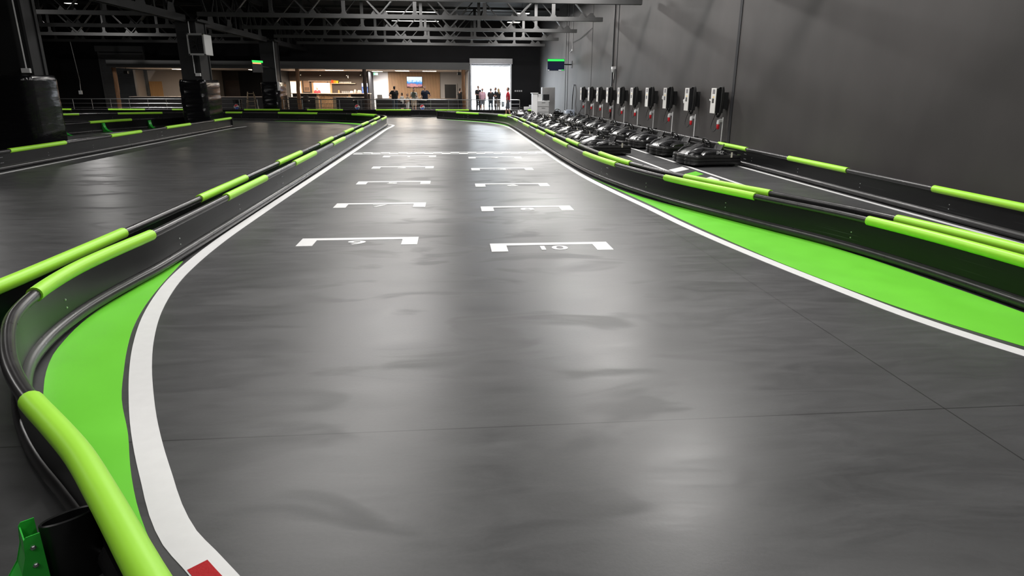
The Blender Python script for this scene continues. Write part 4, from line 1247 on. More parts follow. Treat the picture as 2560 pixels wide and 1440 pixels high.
for k, (x, c, lb) in enumerate(((-8.98, (0.75, 0.10, 0.04), 'red snack bag on the lit shelf'), (-8.80, (0.80, 0.34, 0.03), 'orange snack bag on the lit shelf'), (-8.62, (0.75, 0.60, 0.05), 'yellow snack bag on the lit shelf'))):
    b_ = MB().loft([[(x - 0.07, hy - 0.22, 1.93), (x + 0.07, hy - 0.22, 1.93), (x + 0.07, hy - 0.12, 1.93), (x - 0.07, hy - 0.12, 1.93)], [(x - 0.09, hy - 0.25, 2.02), (x + 0.09, hy - 0.25, 2.02), (x + 0.09, hy - 0.10, 2.02), (x - 0.09, hy - 0.10, 2.02)],
                    [(x - 0.085, hy - 0.18, 2.16 - 0.02 * k), (x + 0.085, hy - 0.18, 2.16 - 0.02 * k), (x + 0.085, hy - 0.17, 2.16 - 0.02 * k), (x - 0.085, hy - 0.17, 2.16 - 0.02 * k)]])
    tag(b_.build('snack_bag', mat('snack_%d' % k, c, 0.35), smooth=True), lb, 'snack bag')
cup = MB().lathe([(0.0, 0), (0.035, 0), (0.045, 0.06), (0.05, 0.11), (0.044, 0.11), (0.03, 0.02), (0.0, 0.015)], (0, 0, 0), 12).mesh('cup', M_WHITEPL, smooth=True)
for k in range(8):
    tag(link('cup', cup, None, (-8.42 + 0.115 * k, hy - 0.15, 1.93)), 'small white cup in the row on the lit shelf', 'cup', 'cups on the bar shelf')
# fridge
t = thing('drinks_fridge', 'blue drinks fridge with white bottles and glass door', 'fridge', (-6.4, 52.5, 0))
o = (-6.4, 52.5, 0)
MB(o).box(-6.75, -6.08, 52.35, 52.93, 0, 1.95).build('cabinet', mat('fridge_navy', (0.02, 0.05, 0.22), 0.4), t, bevel=0.01)
MB(o).box(-6.72, -6.11, 52.33, 52.35, 1.70, 1.93).build('header', mat('fridge_header', (0.5, 0.6, 0.85), 0.4, emit=(0.6, 0.75, 1.0), es=0.7), t)
MB(o).box(-6.70, -6.13, 52.34, 52.352, 0.1, 1.66).build('glass_door', mat('fridge_glass', (0.03, 0.08, 0.30), 0.1, emit=(0.08, 0.16, 0.45), es=0.4), t)
for j in range(4):
    for i in range(5):
        MB(o).lathe([(0, 0), (0.035, 0.0), (0.035, 0.13), (0.015, 0.18), (0.015, 0.22), (0, 0.22)], (-6.64 + 0.11 * i, 52.315, 0.35 + 0.33 * j), 8).build('bottle', M_WHITEPL if (i + j) % 3 else mat('bottle_blue', (0.1, 0.2, 0.6), 0.3), t, smooth=True)
# things on the bar
for k, (x, w, h, c, nm, lb) in enumerate(((-7.1, 0.22, 0.16, (0.72, 0.70, 0.68), 'napkin_box', 'white napkin box beside the glassware on the bar'), (-6.85, 0.16, 0.26, (0.74, 0.72, 0.68), 'coffee_machine', 'pale coffee machine on the bar by the fridge'),
                                    (-6.55, 0.26, 0.22, (0.70, 0.62, 0.58), 'bread_bag', 'cream paper bag on the bar by the fridge'), (-8.0, 0.09, 0.22, (0.75, 0.30, 0.12), 'juice_carafe', 'orange juice carafe on the bar'))):
    z = 1.235
    rings = [[(x + w * sc * math.cos(a) * 0.6, 49.4 + w * sc * 0.6 * math.sin(a), z + h * f) for a in [2 * math.pi * i / 10 + 0.3 for i in range(10)]] for f, sc in ((0, 0.9), (0.1, 1.0), (0.6, 0.95), (0.85, 0.7), (1.0, 0.45))]
    tag(MB().loft(rings).build(nm, mat(nm + '_paint', c, 0.45), smooth=True), lb, nm.replace('_', ' '))
glass = MB().lathe([(0.0, 0), (0.03, 0), (0.033, 0.14), (0.028, 0.14), (0.026, 0.01), (0, 0.01)], (0, 0, 0), 10).mesh('glass', mat('clear_glassware', (0.5, 0.52, 0.54), 0.1, 0.3), smooth=True)
for k in range(6):
    tag(link('drinking_glass', glass, None, (-7.75 + 0.09 * k, 49.35 + 0.05 * (k % 2), 1.235)), 'clear drinking glass on the bar top', 'glass', 'glasses on the bar')
# track spots and lit ceiling panels
def spot(x, y, z, label, power, group, col=(1, 0.80, 0.60)):
    t = thing('bar_spotlight', label, 'lamp', (x, y, z), group=group)
    MB((0, 0, 0)).lathe([(0.0, 0.10), (0.04, 0.10), (0.05, 0.0), (0.04, 0.0), (0.035, 0.02), (0, 0.02)], (0, 0, 0), 12).build('shade', M_BLACKPL, t, smooth=True)
    MB((0, 0, 0)).lathe([(0, -0.004), (0.034, -0.004), (0.034, 0.012), (0, 0.012)], (0, 0, 0), 12).build('bulb', M_WARMLAMP, t)
    MB((0, 0, 0)).tube([(0, 0, 0.1), (0, 0, 2.79 - z)], 0.008, 6).build('stem', M_BLACKPL, t)
    ld = bpy.data.lights.new('spot_light', 'AREA')
    ld.shape = 'DISK'
    ld.size = 0.25
    ld.energy = power
    ld.color = col
    lo = bpy.data.objects.new('spot_light', ld)
    COL.objects.link(lo)
    lo.parent = t
    lo.location = (0, 0, -0.02)
    return t


for x, z in ((-10.9, 2.48), (-9.5, 2.46), (-7.6, 2.46), (-7.5, 2.30), (-6.6, 2.50)):
    spot(x, 50.9, z, 'small black pendant spotlight glowing above the bar', LAMP_BAR, 'pendant spotlights over the bar')


def ceiling_panel(x0, x1, y0, y1, label, power, col=(1, 0.86, 0.70)):
    t = thing('ceiling_panel_light', label, 'lamp', ((x0 + x1) / 2, (y0 + y1) / 2, 2.77))
    o = ((x0 + x1) / 2, (y0 + y1) / 2, 2.77)
    MB(o).box(x0, x1, y0, y1, 2.765, 2.789).build('frame', M_WHITEPL, t)
    MB(o).box(x0 + 0.03, x1 - 0.03, y0 + 0.03, y1 - 0.03, 2.755, 2.765).build('diffuser', M_WARMLAMP, t)
    ld = bpy.data.lights.new('panel_light', 'AREA')
    ld.shape = 'RECTANGLE'
    ld.size, ld.size_y = x1 - x0, y1 - y0
    ld.energy = power
    ld.color = col
    lo = bpy.data.objects.new('panel_light', ld)
    COL.objects.link(lo)
    lo.parent = t
    lo.location = (0, 0, -0.03)


ceiling_panel(-18.6, -17.8, 47.6, 48.6, 'glowing ceiling panel over the left counter by the column', LAMP_BAR * 1.6)
ceiling_panel(-13.7, -12.9, 47.8, 48.6, 'small glowing ceiling panel near the far column', LAMP_BAR * 0.25)
ceiling_panel(-3.9, -2.9, 48.2, 49.2, 'warm glowing ceiling panel above the slatted wall', LAMP_BAR * 1.9)
ceiling_panel(-2.0, -1.0, 48.6, 49.6, 'warm glowing ceiling panel right of the wall screen', LAMP_BAR * 1.6)
ceiling_panel(-8.6, -7.4, 47.8, 48.5, 'pale ceiling panel over the front of the bar', LAMP_BAR * 0.9)
ceiling_panel(-5.75, -5.0, 50.6, 51.4, 'white ceiling panel by the exit sign', LAMP_BAR * 1.8, (1, 0.96, 0.95))
# reception: slatted wall, screen, counter
t = thing('slatted_wall_panel', 'tall oak slat panel behind the reception screen', 'wall panel', (-2.8, YB - 0.07, 0.0))
o = (-2.8, YB - 0.07, 0.0)
MB(o).box(-4.78, -0.82, YB - 0.08, YB - 0.061, 0, 2.78).build('backing', mat('slat_backing', (0.03, 0.02, 0.015), 0.7), t)
sm = MB().box(0, 0.052, -0.03, 0, 0, 2.78).mesh('slat', M_SLAT)
for k in range(45):
    link('slat', sm, t, (-1.97 + 0.0877 * k, -0.01, 0))
t = thing('wall_television', 'large television showing a blue festival crowd scene', 'television', (-2.77, YB - 0.15, 1.65))
o = (-2.77, YB - 0.15, 1.65)
MB(o).box(-3.38, -2.18, YB - 0.17, YB - 0.12, 1.64, 2.45).build('casing', M_BLACKPL, t, bevel=0.006)


def tv_mat():
    M = bpy.data.materials.new('festival_picture')
    M.use_nodes = True
    nt = M.node_tree
    N, L = nt.nodes.new, nt.links.new
    b = nt.nodes['Principled BSDF']
    tc = N('ShaderNodeTexCoord')
    sp = N('ShaderNodeSeparateXYZ')
    L(tc.outputs['Generated'], sp.inputs[0])
    nz = N('ShaderNodeTexNoise')
    nz.inputs['Scale'].default_value = 5
    nz.inputs['Detail'].default_value = 6
    L(tc.outputs['Generated'], nz.inputs['Vector'])
    ad = N('ShaderNodeMath')
    ad.operation = 'MULTIPLY_ADD'
    ad.inputs[1].default_value = 0.75
    L(nz.outputs[0], ad.inputs[0])
    sb = N('ShaderNodeMath')
    sb.operation = 'SUBTRACT'
    sb.inputs[1].default_value = 0.22
    L(sp.outputs[2], sb.inputs[0])
    L(sb.outputs[0], ad.inputs[2])
    cr = N('ShaderNodeValToRGB')
    cr.color_ramp.elements[0].position = 0.15
    cr.color_ramp.elements[0].color = (0.10, 0.02, 0.03, 1)
    cr.color_ramp.elements[1].position = 1.1 / 1.35
    cr.color_ramp.elements[1].color = (0.75, 0.85, 1.0, 1)
    for ps, c in ((0.3, (0.75, 0.35, 0.32)), (0.42, (0.55, 0.22, 0.28)), (0.52, (0.04, 0.22, 0.65)), (0.66, (0.05, 0.40, 0.85))):
        e = cr.color_ramp.elements.new(ps)
        e.color = c + (1,)
    L(ad.outputs[0], cr.inputs[0])
    L(cr.outputs[0], b.inputs['Emission Color'])
    b.inputs['Emission Strength'].default_value = 0.9
    b.inputs['Base Color'].default_value = (0.01, 0.01, 0.01, 1)
    b.inputs['Roughness'].default_value = 0.2
    return M


MB(o).box(-3.36, -2.20, YB - 0.174, YB - 0.17, 1.66, 2.43).build('screen', tv_mat(), t)
MB(o).box(-2.9, -2.6, YB - 0.12, YB - 0.10, 1.9, 2.2).build('wall_mount', M_BLACKPL, t)
t = thing('reception_counter', 'long dark reception counter with a slim pale top', 'counter', (-2.2, 48.2, 0))
o = (-2.2, 48.2, 0)
MB(o).box(-5.25, 0.95, 48.1, 48.7, 0, 0.87).build('front', M_COUNTER, t)
MB(o).box(-5.3, 1.0, 48.0, 48.8, 0.87, 0.91).build('worktop', mat('reception_top', (0.20, 0.17, 0.15), 0.35), t)
t = thing('laptop', 'grey laptop open on the reception counter', 'laptop', (-5.0, 48.3, 0.91))
MB((-5.0, 48.3, 0.91)).box(-5.18, -4.83, 48.25, 48.5, 0.91, 0.93).build('base', M_GREYPL, t)
MB((-5.0, 48.3, 0.91)).ext([(-5.18, 48.26, 0.93), (-4.83, 48.26, 0.93), (-4.83, 48.16, 1.15), (-5.18, 48.16, 1.15)], (0, 0.012, 0.004)).build('lid', M_GREYPL, t)
for k, (x, c, nm) in enumerate(((-2.45, (0.5, 0.5, 0.5), 'grey'), (-2.1, (0.40, 0.28, 0.18), 'brown'))):
    t = thing('leaflet_box', nm + ' leaflet box on the reception counter', 'box', (x, 48.3, 0.91))
    MB((x, 48.3, 0.91)).box(x - 0.12, x + 0.12, 48.25, 48.4, 0.91, 1.03).build('tray', mat('leaflet_' + nm, c, 0.6), t, bevel=0.006)
    MB((x, 48.3, 0.91)).box(x - 0.10, x + 0.10, 48.28, 48.36, 1.03, 1.07).build('leaflets', M_WHITEPL, t)
t = struct(thing('door_4', 'plain white door under the exit sign', 'door', (-5.3, hy, 0)))
o = (-5.3, hy, 0)
MB(o).box(-5.70, -4.86, hy - 0.05, hy, 0, 1.93).build('leaf', M_DOORWHITE, t)
MB(o).box(-5.75, -5.70, hy - 0.07, hy, 0, 1.98).box(-5.70, -4.86, hy - 0.07, hy, 1.93, 1.98).build('frame', MATS['white_wall_paint'], t)
MB(o).box(-4.98, -4.90, hy - 0.1, hy - 0.05, 0.95, 0.97).build('handle', M_CHROME, t)
t = struct(thing('door_5', 'black door with a white surround in the reception wall', 'door', (-0.05, hy, 0)))
o = (-0.05, hy, 0)
MB(o).box(-0.48, 0.40, hy - 0.05, hy, 0, 1.88).build('leaf', M_BLACKPL, t)
MB(o).box(-0.56, -0.48, hy - 0.07, hy, 0, 1.95).box(0.40, 0.48, hy - 0.07, hy, 0, 1.95).box(-0.48, 0.40, hy - 0.07, hy, 1.88, 1.95).build('frame', M_GREYWALL, t)
t = thing('exit_sign', 'green emergency exit sign with a white figure hanging above the white door', 'sign', (-5.6, 51.8, 2.5))
o = (-5.6, 51.8, 2.5)
MB(o).box(-5.75, -5.42, 51.78, 51.81, 2.52, 2.70).build('plate', mat('exit_green', (0.01, 0.16, 0.06), 0.4, emit=(0.02, 0.35, 0.12), es=0.4), t)
MB(o).bar((-5.66, 51.775, 2.56), (-5.60, 51.775, 2.65), 0.004, 0.025, (0, 1, 0)).bar((-5.60, 51.775, 2.65), (-5.55, 51.775, 2.57), 0.004, 0.02, (0, 1, 0)).box(-5.53, -5.46, 51.772, 51.778, 2.55, 2.67).build('figure', MATS['screen_white'], t)
MB(o).tube([(-5.58, 51.8, 2.70), (-5.58, 51.8, 2.789)], 0.01, 6).build('hanger', M_WHITEPL, t)
t = thing('loudspeaker', 'black loudspeaker under the soffit by the right timber post', 'speaker', (0.55, 46.3, 2.5))
MB((0.55, 46.3, 2.5)).box(0.45, 0.68, 46.2, 46.4, 2.46, 2.66).build('cabinet', M_BLACKPL, t, bevel=0.02)
MB((0.55, 46.3, 2.5)).tube([(0.56, 46.3, 2.65), (0.56, 46.3, 2.789)], 0.015, 6).build('bracket', M_BLACKPL, t)
t = thing('loudspeaker', 'black loudspeaker under the soffit by the left timber post', 'speaker', (-20.9, 46.2, 2.5))
MB((-20.9, 46.2, 2.5)).box(-21.0, -20.75, 46.1, 46.3, 2.42, 2.62).build('cabinet', M_BLACKPL, t, bevel=0.02)
MB((-20.9, 46.2, 2.5)).tube([(-20.88, 46.2, 2.6), (-20.88, 46.2, 2.789)], 0.015, 6).build('bracket', M_BLACKPL, t)
t = thing('light_switch_panel', 'row of white switches on the dark wall right of the loading door', 'switch', (5.4, YB, 1.4))
for k in range(4):
    MB((5.4, YB, 1.4)).box(4.98 + 0.16 * k, 5.09 + 0.16 * k, YB - 0.03, YB, 1.36, 1.48).build('switch', M_WHITEPL, t, bevel=0.006)

t = thing('bar_stool', 'dark high-backed bar stool in front of the low counter', 'stool', (-9.65, 46.3, 0))
o = (-9.65, 46.3, 0)
for sx in (-1, 1):
    for sy in (-1, 1):
        MB(o).bar((-9.65 + sx * 0.20, 46.3 + sy * 0.20, 0), (-9.65 + sx * 0.14, 46.3 + sy * 0.14, 0.72), 0.03, 0.03).build('leg', M_COLUMN, t)
MB(o).lathe([(0, 0.72), (0.19, 0.72), (0.20, 0.76), (0.17, 0.79), (0, 0.79)], (-9.65, 46.3, 0), 16).build('seat', mat('stool_leather', (0.03, 0.022, 0.02), 0.5), t, smooth=True)
MB(o).loft([[(-9.65 + w * math.cos(a), 46.14 - 0.03 * f + 0.025 * math.sin(a), 0.78 + f) for a in [2 * math.pi * i / 12 for i in range(12)]] for f, w in ((0.0, 0.15), (0.12, 0.19), (0.28, 0.18), (0.36, 0.10))]).build('backrest', MATS['stool_leather'], t, smooth=True)
MB(o).lathe([(0.165, 0.28), (0.185, 0.28), (0.185, 0.30), (0.165, 0.30), (0.165, 0.28)], (-9.65, 46.3, 0), 16).build('foot_ring', M_CHROME, t, smooth=True)

# step ladder
t = thing('step_ladder', 'open wooden step ladder behind the railing', 'ladder', (-12.2, 42.6, 0))
o = (-12.2, 42.6, 0)
for sg in (-1, 1):
    MB(o).bar((-12.2 + sg * 0.30, 42.35, 0), (-12.2 + sg * 0.17, 42.62, 1.36), 0.035, 0.06).build('front_rail', mat('ladder_wood', (0.34, 0.25, 0.16), 0.6), t)
    MB(o).bar((-12.2 + sg * 0.34, 43.1, 0), (-12.2 + sg * 0.18, 42.66, 1.25), 0.03, 0.05).build('rear_rail', MATS['ladder_wood'], t)
for z in (0.27, 0.54, 0.81, 1.08):
    f = z / 1.36
    MB(o).bar((-12.2 - 0.30 + 0.13 * f, 42.35 + 0.27 * f, z), (-12.2 + 0.30 - 0.13 * f, 42.35 + 0.27 * f, z), 0.09, 0.025).build('tread', MATS['ladder_wood'], t)
MB(o).box(-12.36, -12.04, 42.55, 42.74, 1.24, 1.27).build('top_step', MATS['ladder_wood'], t)

# black drinks bins with a round red, white and blue roundel
def roundel(parent, o, c, r):
    """roundel facing -y: blue disc below, red above, white wave between"""
    x, y, z = c
    def seg(lo, hi, mt, name, dy):
        n = 20
        pts = []
        top = [(r * math.cos(a), r * math.sin(a)) for a in [2 * math.pi * k / 40 for k in range(40)]]
        us = [-r + 2 * r * k / n for k in range(n + 1)]
        upper, lower = [], []
        for u in us:
            lim = math.sqrt(max(0, r * r - u * u))
            upper.append((u, min(lim, max(-lim, hi(u / r) * r))))
            lower.append((u, min(lim, max(-lim, lo(u / r) * r))))
        poly = [(x + u, y - dy, z + w) for u, w in lower] + [(x + u, y - dy, z + w) for u, w in reversed(upper)]
        cl_ = [poly[0]]
        for p_ in poly[1:]:
            if (Vector(p_) - Vector(cl_[-1])).length > 1e-4:
                cl_.append(p_)
        if (Vector(cl_[0]) - Vector(cl_[-1])).length < 1e-4:
            cl_.pop()
        MB(o).ext(cl_, (0, 0.004, 0)).build(name, mt, parent)
    MB(o).lathe([(0, -0.004), (r * 1.08, -0.004), (r * 1.08, 0.0), (0, 0.0)], (x, y + 0.002, z), 24, 'y').build('roundel_rim', M_WHITEPL, parent)
    wv = lambda u: 0.22 * math.sin(u * 2.6)
    seg(lambda u: wv(u) + 0.28, lambda u: 2, mat('roundel_red', (0.50, 0.015, 0.03), 0.4), 'roundel_red', 0.008)
    seg(lambda u: wv(u) - 0.28, lambda u: wv(u) + 0.28, mat('roundel_white', (0.75, 0.75, 0.75), 0.4), 'roundel_white', 0.007)
    seg(lambda u: -2, lambda u: wv(u) - 0.28, mat('roundel_blue', (0.01, 0.06, 0.38), 0.4), 'roundel_blue', 0.009)
    me = text_mesh('pepsi', r * 0.62, mat('roundel_ink', (0.02, 0.02, 0.05), 0.4), 'roundel_lettering', 1.05, 0.0008)
    q = link('roundel_lettering', me, parent, (x - o[0], y - 0.0095 - o[1], z - o[2]))
    q.rotation_euler = (math.pi / 2, 0, 0)


for x, y, lb in ((-5.72, 42.0, 'black drinks cooler with a roundel logo in front of the dark timber post'), (-12.92, 42.2, 'black drinks cooler with a roundel logo beside the step ladder'), (-1.78, 42.0, 'black drinks cooler with a roundel logo in front of the reception counter')):
    t = thing('drinks_cooler', lb, 'cooler', (x, y, 0))
    o = (x, y, 0)
    MB(o).lathe([(0.0, 0.0), (0.24, 0.0), (0.25, 0.03), (0.25, 0.80), (0.27, 0.84), (0.27, 0.90), (0.2, 0.92), (0.0, 0.92)], (x, y, 0), 20).build('tub', M_BLACKPL, t, smooth=True)
    roundel(t, o, (x, y - 0.265, 0.50), 0.138)
# floor jack by the first column
t = thing('floor_jack', 'small black and chrome jack standing by the first wrapped column', 'jack', (-9.95, 15.0, 0))
o = (-9.95, 15.0, 0)
MB(o).box(-10.1, -9.8, 14.85, 15.15, 0, 0.06).build('base', M_BLACKPL, t, bevel=0.01)
MB(o).tube([(-9.95, 15.0, 0.05), (-9.95, 15.0, 0.35), (-9.93, 15.0, 0.62)], [0.06, 0.045, 0.02], 10).build('ram', M_BLACKPL, t, smooth=True)
MB(o).tube([(-9.88, 14.95, 0.30), (-9.86, 14.95, 0.46)], 0.02, 8).build('piston', M_CHROME, t, smooth=True)
MB(o).tube([(-10.2, 15.0, 0.42), (-9.95, 15.0, 0.44)], 0.018, 8).build('handle', M_CHROME, t, smooth=True)

# ================================================================== people
SKIN = mat('skin', (0.52, 0.30, 0.22), 0.55, var=0.08)


def capsules(lst):
    """tapered limbs: (p, q, rp, rq) each as a closed tube with round ends"""
    b = MB()
    for p_, q_, r1, r2 in lst:
        p_, q_ = Vector(p_), Vector(q_)
        d_ = (q_ - p_)
        l_ = max(1e-4, d_.length)
        d_ /= l_
        pts, rr = [], []
        for a in (-1.0, -0.85, -0.5):
            pts.append(p_ + d_ * (r1 * a))
            rr.append(max(r1 * math.sqrt(max(0.0, 1 - a * a)), r1 * 0.1))
        for f in (0, 0.5, 1.0):
            pts.append(p_.lerp(q_, f))
            rr.append(r1 + (r2 - r1) * f)
        for a in (0.5, 0.85, 1.0):
            pts.append(q_ + d_ * (r2 * a))
            rr.append(max(r2 * math.sqrt(max(0.0, 1 - a * a)), r2 * 0.1))
        b.tube(pts, rr, 10)
    return b


def fused(b, name, mt, parent, voxel, sm=4, flat=None):
    """fuse overlapping limbs into one continuous skin"""
    o = b.build(name, mt, None)
    if flat:
        for v in o.data.vertices:
            v.co = flat(v.co)
    md = o.modifiers.new('fuse', 'REMESH')
    md.mode = 'VOXEL'
    md.voxel_size = voxel
    ms = o.modifiers.new('soft', 'SMOOTH')
    ms.iterations = sm
    ms.factor = 0.5
    dg = bpy.context.evaluated_depsgraph_get()
    me = bpy.data.meshes.new_from_object(o.evaluated_get(dg))
    me.name = name
    for f in me.polygons:
        f.use_smooth = True
    bpy.data.objects.remove(o)
    me.materials.clear()
    me.materials.append(mt)
    return link(name, me, parent)


def person(label, x, y, face, h, shirt, legs, hair, arms=('down', 'down'), shorts=False, long_hair=False, stride=0.0, build_=1.0, skirt=False, bald=False):
    """face: heading in degrees the person looks towards (0 = +x, -90 = towards the camera end)"""
    t = thing('person', label, 'person', (x, y, 0), math.radians(face) - math.pi / 2)
    k = h / 1.75
    W_ = build_
    V = lambda a, b, c: Vector((a * k, b * k, c * k))
    # local +y = forward
    hip, chest, neck = V(0, 0, 0.95), V(0, 0.01, 1.30), V(0, 0.0, 1.47)
    head = V(0, 0.02, 1.63)
    body, top, low = [], [], []
    body += [(V(0, 0, 1.0), V(0, 0.01, 1.2), 0.105 * k * W_, 0.11 * k * W_), (V(0, 0.01, 1.2), V(0, 0, 1.38), 0.115 * k * W_, 0.10 * k), (V(-0.06, 0, 1.30), V(0.06, 0, 1.30), 0.10 * k, 0.10 * k),
             (neck - V(0, 0, 0.06), neck + V(0, 0.01, 0.06), 0.052 * k, 0.048 * k), (head + V(0, -0.012, 0.025), head + V(0, 0.012, -0.03), 0.088 * k, 0.068 * k), (head + V(0, 0.03, -0.06), head + V(0, 0.04, -0.075), 0.042 * k, 0.036 * k),
             (head + V(0, 0.085, 0.0), head + V(0, 0.10, -0.025), 0.010 * k, 0.014 * k), (head + V(-0.083, 0, -0.01), head + V(-0.086, 0, -0.04), 0.014 * k, 0.011 * k), (head + V(0.083, 0, -0.01), head + V(0.086, 0, -0.04), 0.014 * k, 0.011 * k)]
    top += [(V(-0.05, 0, 0.95), V(-0.05, 0.01, 1.25), 0.135 * k * W_, 0.145 * k * W_), (V(0.05, 0, 0.95), V(0.05, 0.01, 1.25), 0.135 * k * W_, 0.145 * k * W_), (V(-0.10, 0.005, 1.31), V(0.10, 0.005, 1.31), 0.13 * k, 0.13 * k), (V(-0.15, 0, 1.40), V(0.15, 0, 1.40), 0.075 * k, 0.075 * k)]
    for i, sg in enumerate((-1, 1)):
        st = stride * sg
        hp, kn, an = V(sg * 0.09, 0, 0.92), V(sg * 0.10, 0.03 + st * 0.5, 0.50), V(sg * 0.105, st - 0.01, 0.085)
        body += [(hp, kn, 0.085 * k * W_, 0.055 * k), (kn, kn.lerp(an, 0.4), 0.055 * k, 0.055 * k), (kn.lerp(an, 0.4), an, 0.055 * k, 0.038 * k), (an + V(0, -0.03, -0.045), an + V(0, 0.13, -0.055), 0.036 * k, 0.030 * k)]
        if shorts:
            low += [(hp + V(0, 0, 0.06), hp.lerp(kn, 0.85), 0.108 * k * W_, 0.092 * k)]
        else:
            low += [(hp + V(0, 0, 0.06), kn, 0.105 * k * W_, 0.078 * k), (kn, an + V(0, 0, 0.04), 0.078 * k, 0.066 * k)]
        sh = V(sg * 0.175 * (0.5 + 0.5 * W_), 0, 1.40)
        a_ = arms[i]
        if a_ == 'down':
            el, wr = V(sg * 0.235, -0.02, 1.13), V(sg * 0.24, 0.05, 0.90)
        elif a_ == 'front':
            el, wr = V(sg * 0.23, 0.02, 1.14), V(sg * 0.10, 0.24, 1.12)
        elif a_ == 'hip':
            el, wr = V(sg * 0.36, -0.08, 1.17), V(sg * 0.17, 0.02, 1.00)
        elif a_ == 'lean':
            el, wr = V(sg * 0.26, 0.14, 1.18), V(sg * 0.22, 0.34, 1.05)
        else:
            el, wr = V(sg * 0.24, 0.05, 1.15), V(sg * 0.14, 0.26, 1.28)
        body += [(sh, el, 0.050 * k, 0.040 * k), (el, wr, 0.040 * k, 0.028 * k)]
        top += [(sh + V(sg * -0.01, 0, 0.005), sh.lerp(el, 0.62), 0.066 * k, 0.062 * k)]
        d_ = (wr - el).normalized()
        sd = Vector((sg, 0, 0))
        sd = (sd - d_ * sd.dot(d_)).normalized()
        nn = d_.cross(sd)
        pm2 = wr + d_ * 0.055 * k
        body += [(wr, pm2, 0.026 * k, 0.030 * k)]
        for f, ln in ((-0.024, 0.055), (-0.008, 0.07), (0.008, 0.066), (0.023, 0.05)):
            b0 = pm2 + sd * f * k + d_ * 0.02 * k
            b1 = b0 + d_ * ln * 0.55 * k
            b2 = b1 + (d_ * 0.8 - nn * 0.5 * sg).normalized() * ln * 0.5 * k
            body += [(b0, b1, 0.0095 * k, 0.009 * k), (b1, b2, 0.009 * k, 0.008 * k)]
        tb = wr - sd * 0.02 * k + d_ * 0.02 * k
        body += [(tb, tb - sd * 0.03 * k + d_ * 0.035 * k, 0.011 * k, 0.010 * k), (tb - sd * 0.03 * k + d_ * 0.035 * k, tb - sd * 0.035 * k + d_ * 0.065 * k, 0.010 * k, 0.008 * k)]
    flat = lambda c: Vector((c.x, c.y * (0.86 if 0.9 * k < c.z < 1.42 * k and abs(c.y) < 0.16 * k else 1.0), c.z))
    bo = fused(capsules(body), 'body', SKIN, t, 0.012, 3, flat)
    fused(capsules(top), 'shirt', shirt, t, 0.016, 5, flat)
    low += [(V(-0.05, 0, 0.96), V(0.05, 0, 0.96), 0.118 * k * W_, 0.118 * k * W_)]
    fused(capsules(low), 'shorts' if shorts else 'trousers', legs, t, 0.016, 5)
    hs = []
    if not bald:
        hs = [(head + V(0, -0.03, 0.045), head + V(0, 0.0, 0.06), 0.084 * k, 0.066 * k), (head + V(0, -0.045, 0.0), head + V(0, -0.04, -0.04), 0.072 * k, 0.056 * k)]
    else:
        hs = [(head + V(0, -0.035, -0.01), head + V(0, -0.035, -0.03), 0.072 * k, 0.066 * k)]
    if long_hair:
        hs += [(head + V(0, -0.06, 0.0), head + V(0, -0.10, -0.27), 0.072 * k, 0.06 * k), (head + V(-0.06, -0.02, 0), head + V(-0.075, -0.02, -0.2), 0.04 * k, 0.035 * k), (head + V(0.06, -0.02, 0), head + V(0.075, -0.02, -0.2), 0.04 * k, 0.035 * k)]
    fused(capsules(hs), 'hair', hair, t, 0.012, 2)
    ey = MB()
    for sg in (-1, 1):
        ey.lathe([(0, -0.008 * k), (0.008 * k, -0.004 * k), (0.009 * k, 0.0), (0.0, 0.004 * k)], tuple(head + V(sg * 0.03, 0.083, 0.005)), 8, 'y')
    q = ey.build('eyes', M_BLACKPL, t)
    q['kind'] = 'stuff'
    sh_ = capsules([(V(sg * 0.105, stride * sg - 0.05, 0.04), V(sg * 0.105, stride * sg + 0.13, 0.032), 0.042 * k, 0.036 * k) for sg in (-1,)])
    for sg in (-1, 1):
        fused(capsules([(V(sg * 0.105, stride * sg - 0.04, 0.045), V(sg * 0.105, stride * sg + 0.13, 0.040), 0.045 * k, 0.040 * k)]), 'shoe', M_BLACKPL, t, 0.012, 2)
    return t


C_BLACK = mat('black_cotton', (0.010, 0.010, 0.012), 0.8, var=0.3, scale=30)
C_PINK = mat('pale_pink_cotton', (0.55, 0.34, 0.42), 0.8, var=0.1, scale=30)
C_RED = mat('red_cotton', (0.52, 0.015, 0.03), 0.8, var=0.1, scale=30)
C_NAVY = mat('navy_cotton', (0.012, 0.018, 0.045), 0.8, var=0.2, scale=30)
C_GREYS = mat('grey_shorts_cloth', (0.15, 0.16, 0.19), 0.8, var=0.15, scale=30)
C_DENIM = mat('dark_denim', (0.03, 0.045, 0.06), 0.8, var=0.25, scale=40)
C_LIGHT = mat('pale_cotton', (0.56, 0.54, 0.50), 0.8, var=0.1, scale=30)
C_BEIGE = mat('beige_cloth', (0.50, 0.40, 0.30), 0.8, var=0.12, scale=30)
C_PLAID = mat('grey_plaid_cloth', (0.17, 0.15, 0.13), 0.8, var=0.6, scale=45)
H_DARK = mat('dark_hair', (0.018, 0.012, 0.010), 0.6, var=0.3, scale=60)
H_BLOND = mat('blond_hair', (0.36, 0.25, 0.13), 0.6, var=0.3, scale=60)
H_GREY = mat('short_grey_hair', (0.14, 0.11, 0.10), 0.6, var=0.3, scale=60)

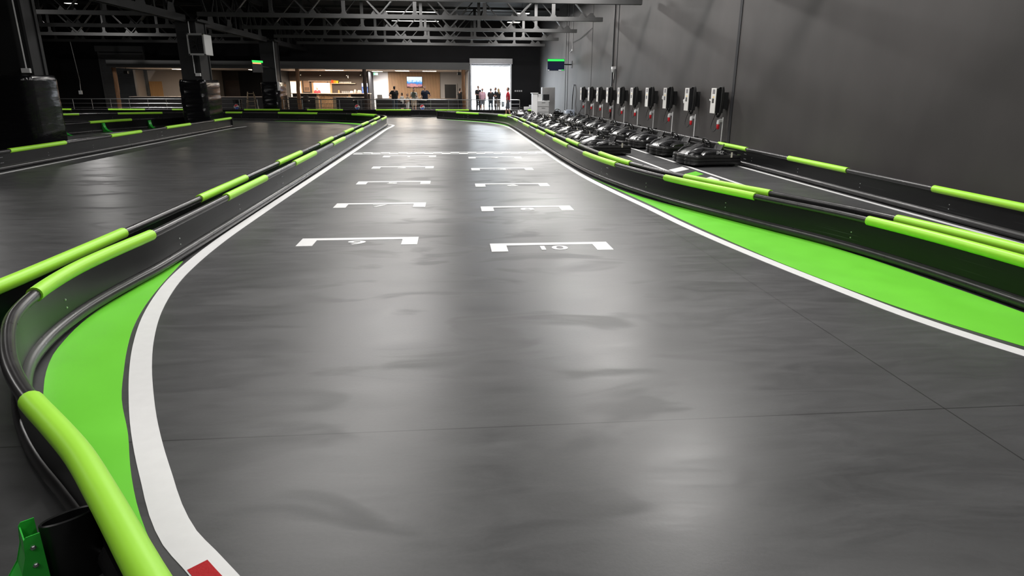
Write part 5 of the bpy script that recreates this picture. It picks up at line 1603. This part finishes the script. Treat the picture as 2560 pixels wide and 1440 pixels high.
person('person in black T-shirt with back turned, standing left of two children', -3.70, 45.0, 95, 1.74, C_BLACK, C_DENIM, H_DARK, ('hip', 'front'), build_=1.12)
person('child in pale top next to the person in black at the counter', -3.22, 44.9, 150, 1.32, C_LIGHT, C_BLACK, H_DARK, ('front', 'front'), shorts=True)
person('small child in beige top and shorts between adults at the counter', -2.86, 44.9, -140, 1.27, C_BEIGE, C_LIGHT, H_DARK, ('front', 'down'), shorts=True)
person('person in pale top and shorts holding a dark folder to the chest', -2.45, 45.05, -90, 1.62, C_LIGHT, C_BEIGE, H_DARK, ('up', 'up'), shorts=True)
person('person in navy T-shirt with a hand on the hip by the counter', -1.72, 45.1, -85, 1.76, C_NAVY, C_BLACK, H_GREY, ('hip', 'down'))
person('person in black leaning on the reception counter by the timber post', 0.62, 47.5, 60, 1.62, C_BLACK, C_BLACK, H_DARK, ('lean', 'lean'))
person('person in a bright red shirt behind the bar hatch', -9.85, 51.2, -90, 1.72, C_RED, C_BLACK, H_BLOND, ('down', 'down'))
person('tall person in black T-shirt facing into the hall from the loading door', 2.02, 50.6, -75, 1.80, C_BLACK, C_BLACK, H_DARK, ('down', 'front'))
person('person in pale pink shirt and grey shorts seen from behind at the loading door', 2.24, 48.6, 85, 1.63, C_PINK, C_GREYS, H_GREY, ('down', 'down'), shorts=True, build_=1.2, bald=True)
person('person in black T-shirt and jeans with arms folded at the loading door', 2.86, 48.9, 95, 1.62, C_BLACK, C_DENIM, H_GREY, ('front', 'front'), build_=1.1)
person('person with black hair in a black top facing the group at the loading door', 3.28, 50.0, 170, 1.68, C_BLACK, C_PLAID, H_DARK, ('front', 'down'))
person('person with long blond hair, black top and plaid trousers at the loading door', 3.45, 49.3, 130, 1.62, C_BLACK, C_PLAID, H_BLOND, ('front', 'front'), long_hair=True)
person('person in red T-shirt and grey shorts walking past the railing end', 3.34, 39.62, 165, 1.70, C_RED, C_GREYS, H_DARK, ('down', 'down'), shorts=True, stride=0.16)
t = tag(MB().box(-0.12, 0.12, -0.01, 0.01, -0.16, 0.16).build('document_folder', mat('folder_green', (0.03, 0.05, 0.03), 0.5)), 'dark folder held against the chest of the person in the pale top', 'folder')
t.location = (-2.45, 44.69, 1.2)
t.rotation_euler = (math.radians(-12), math.radians(15), 0)
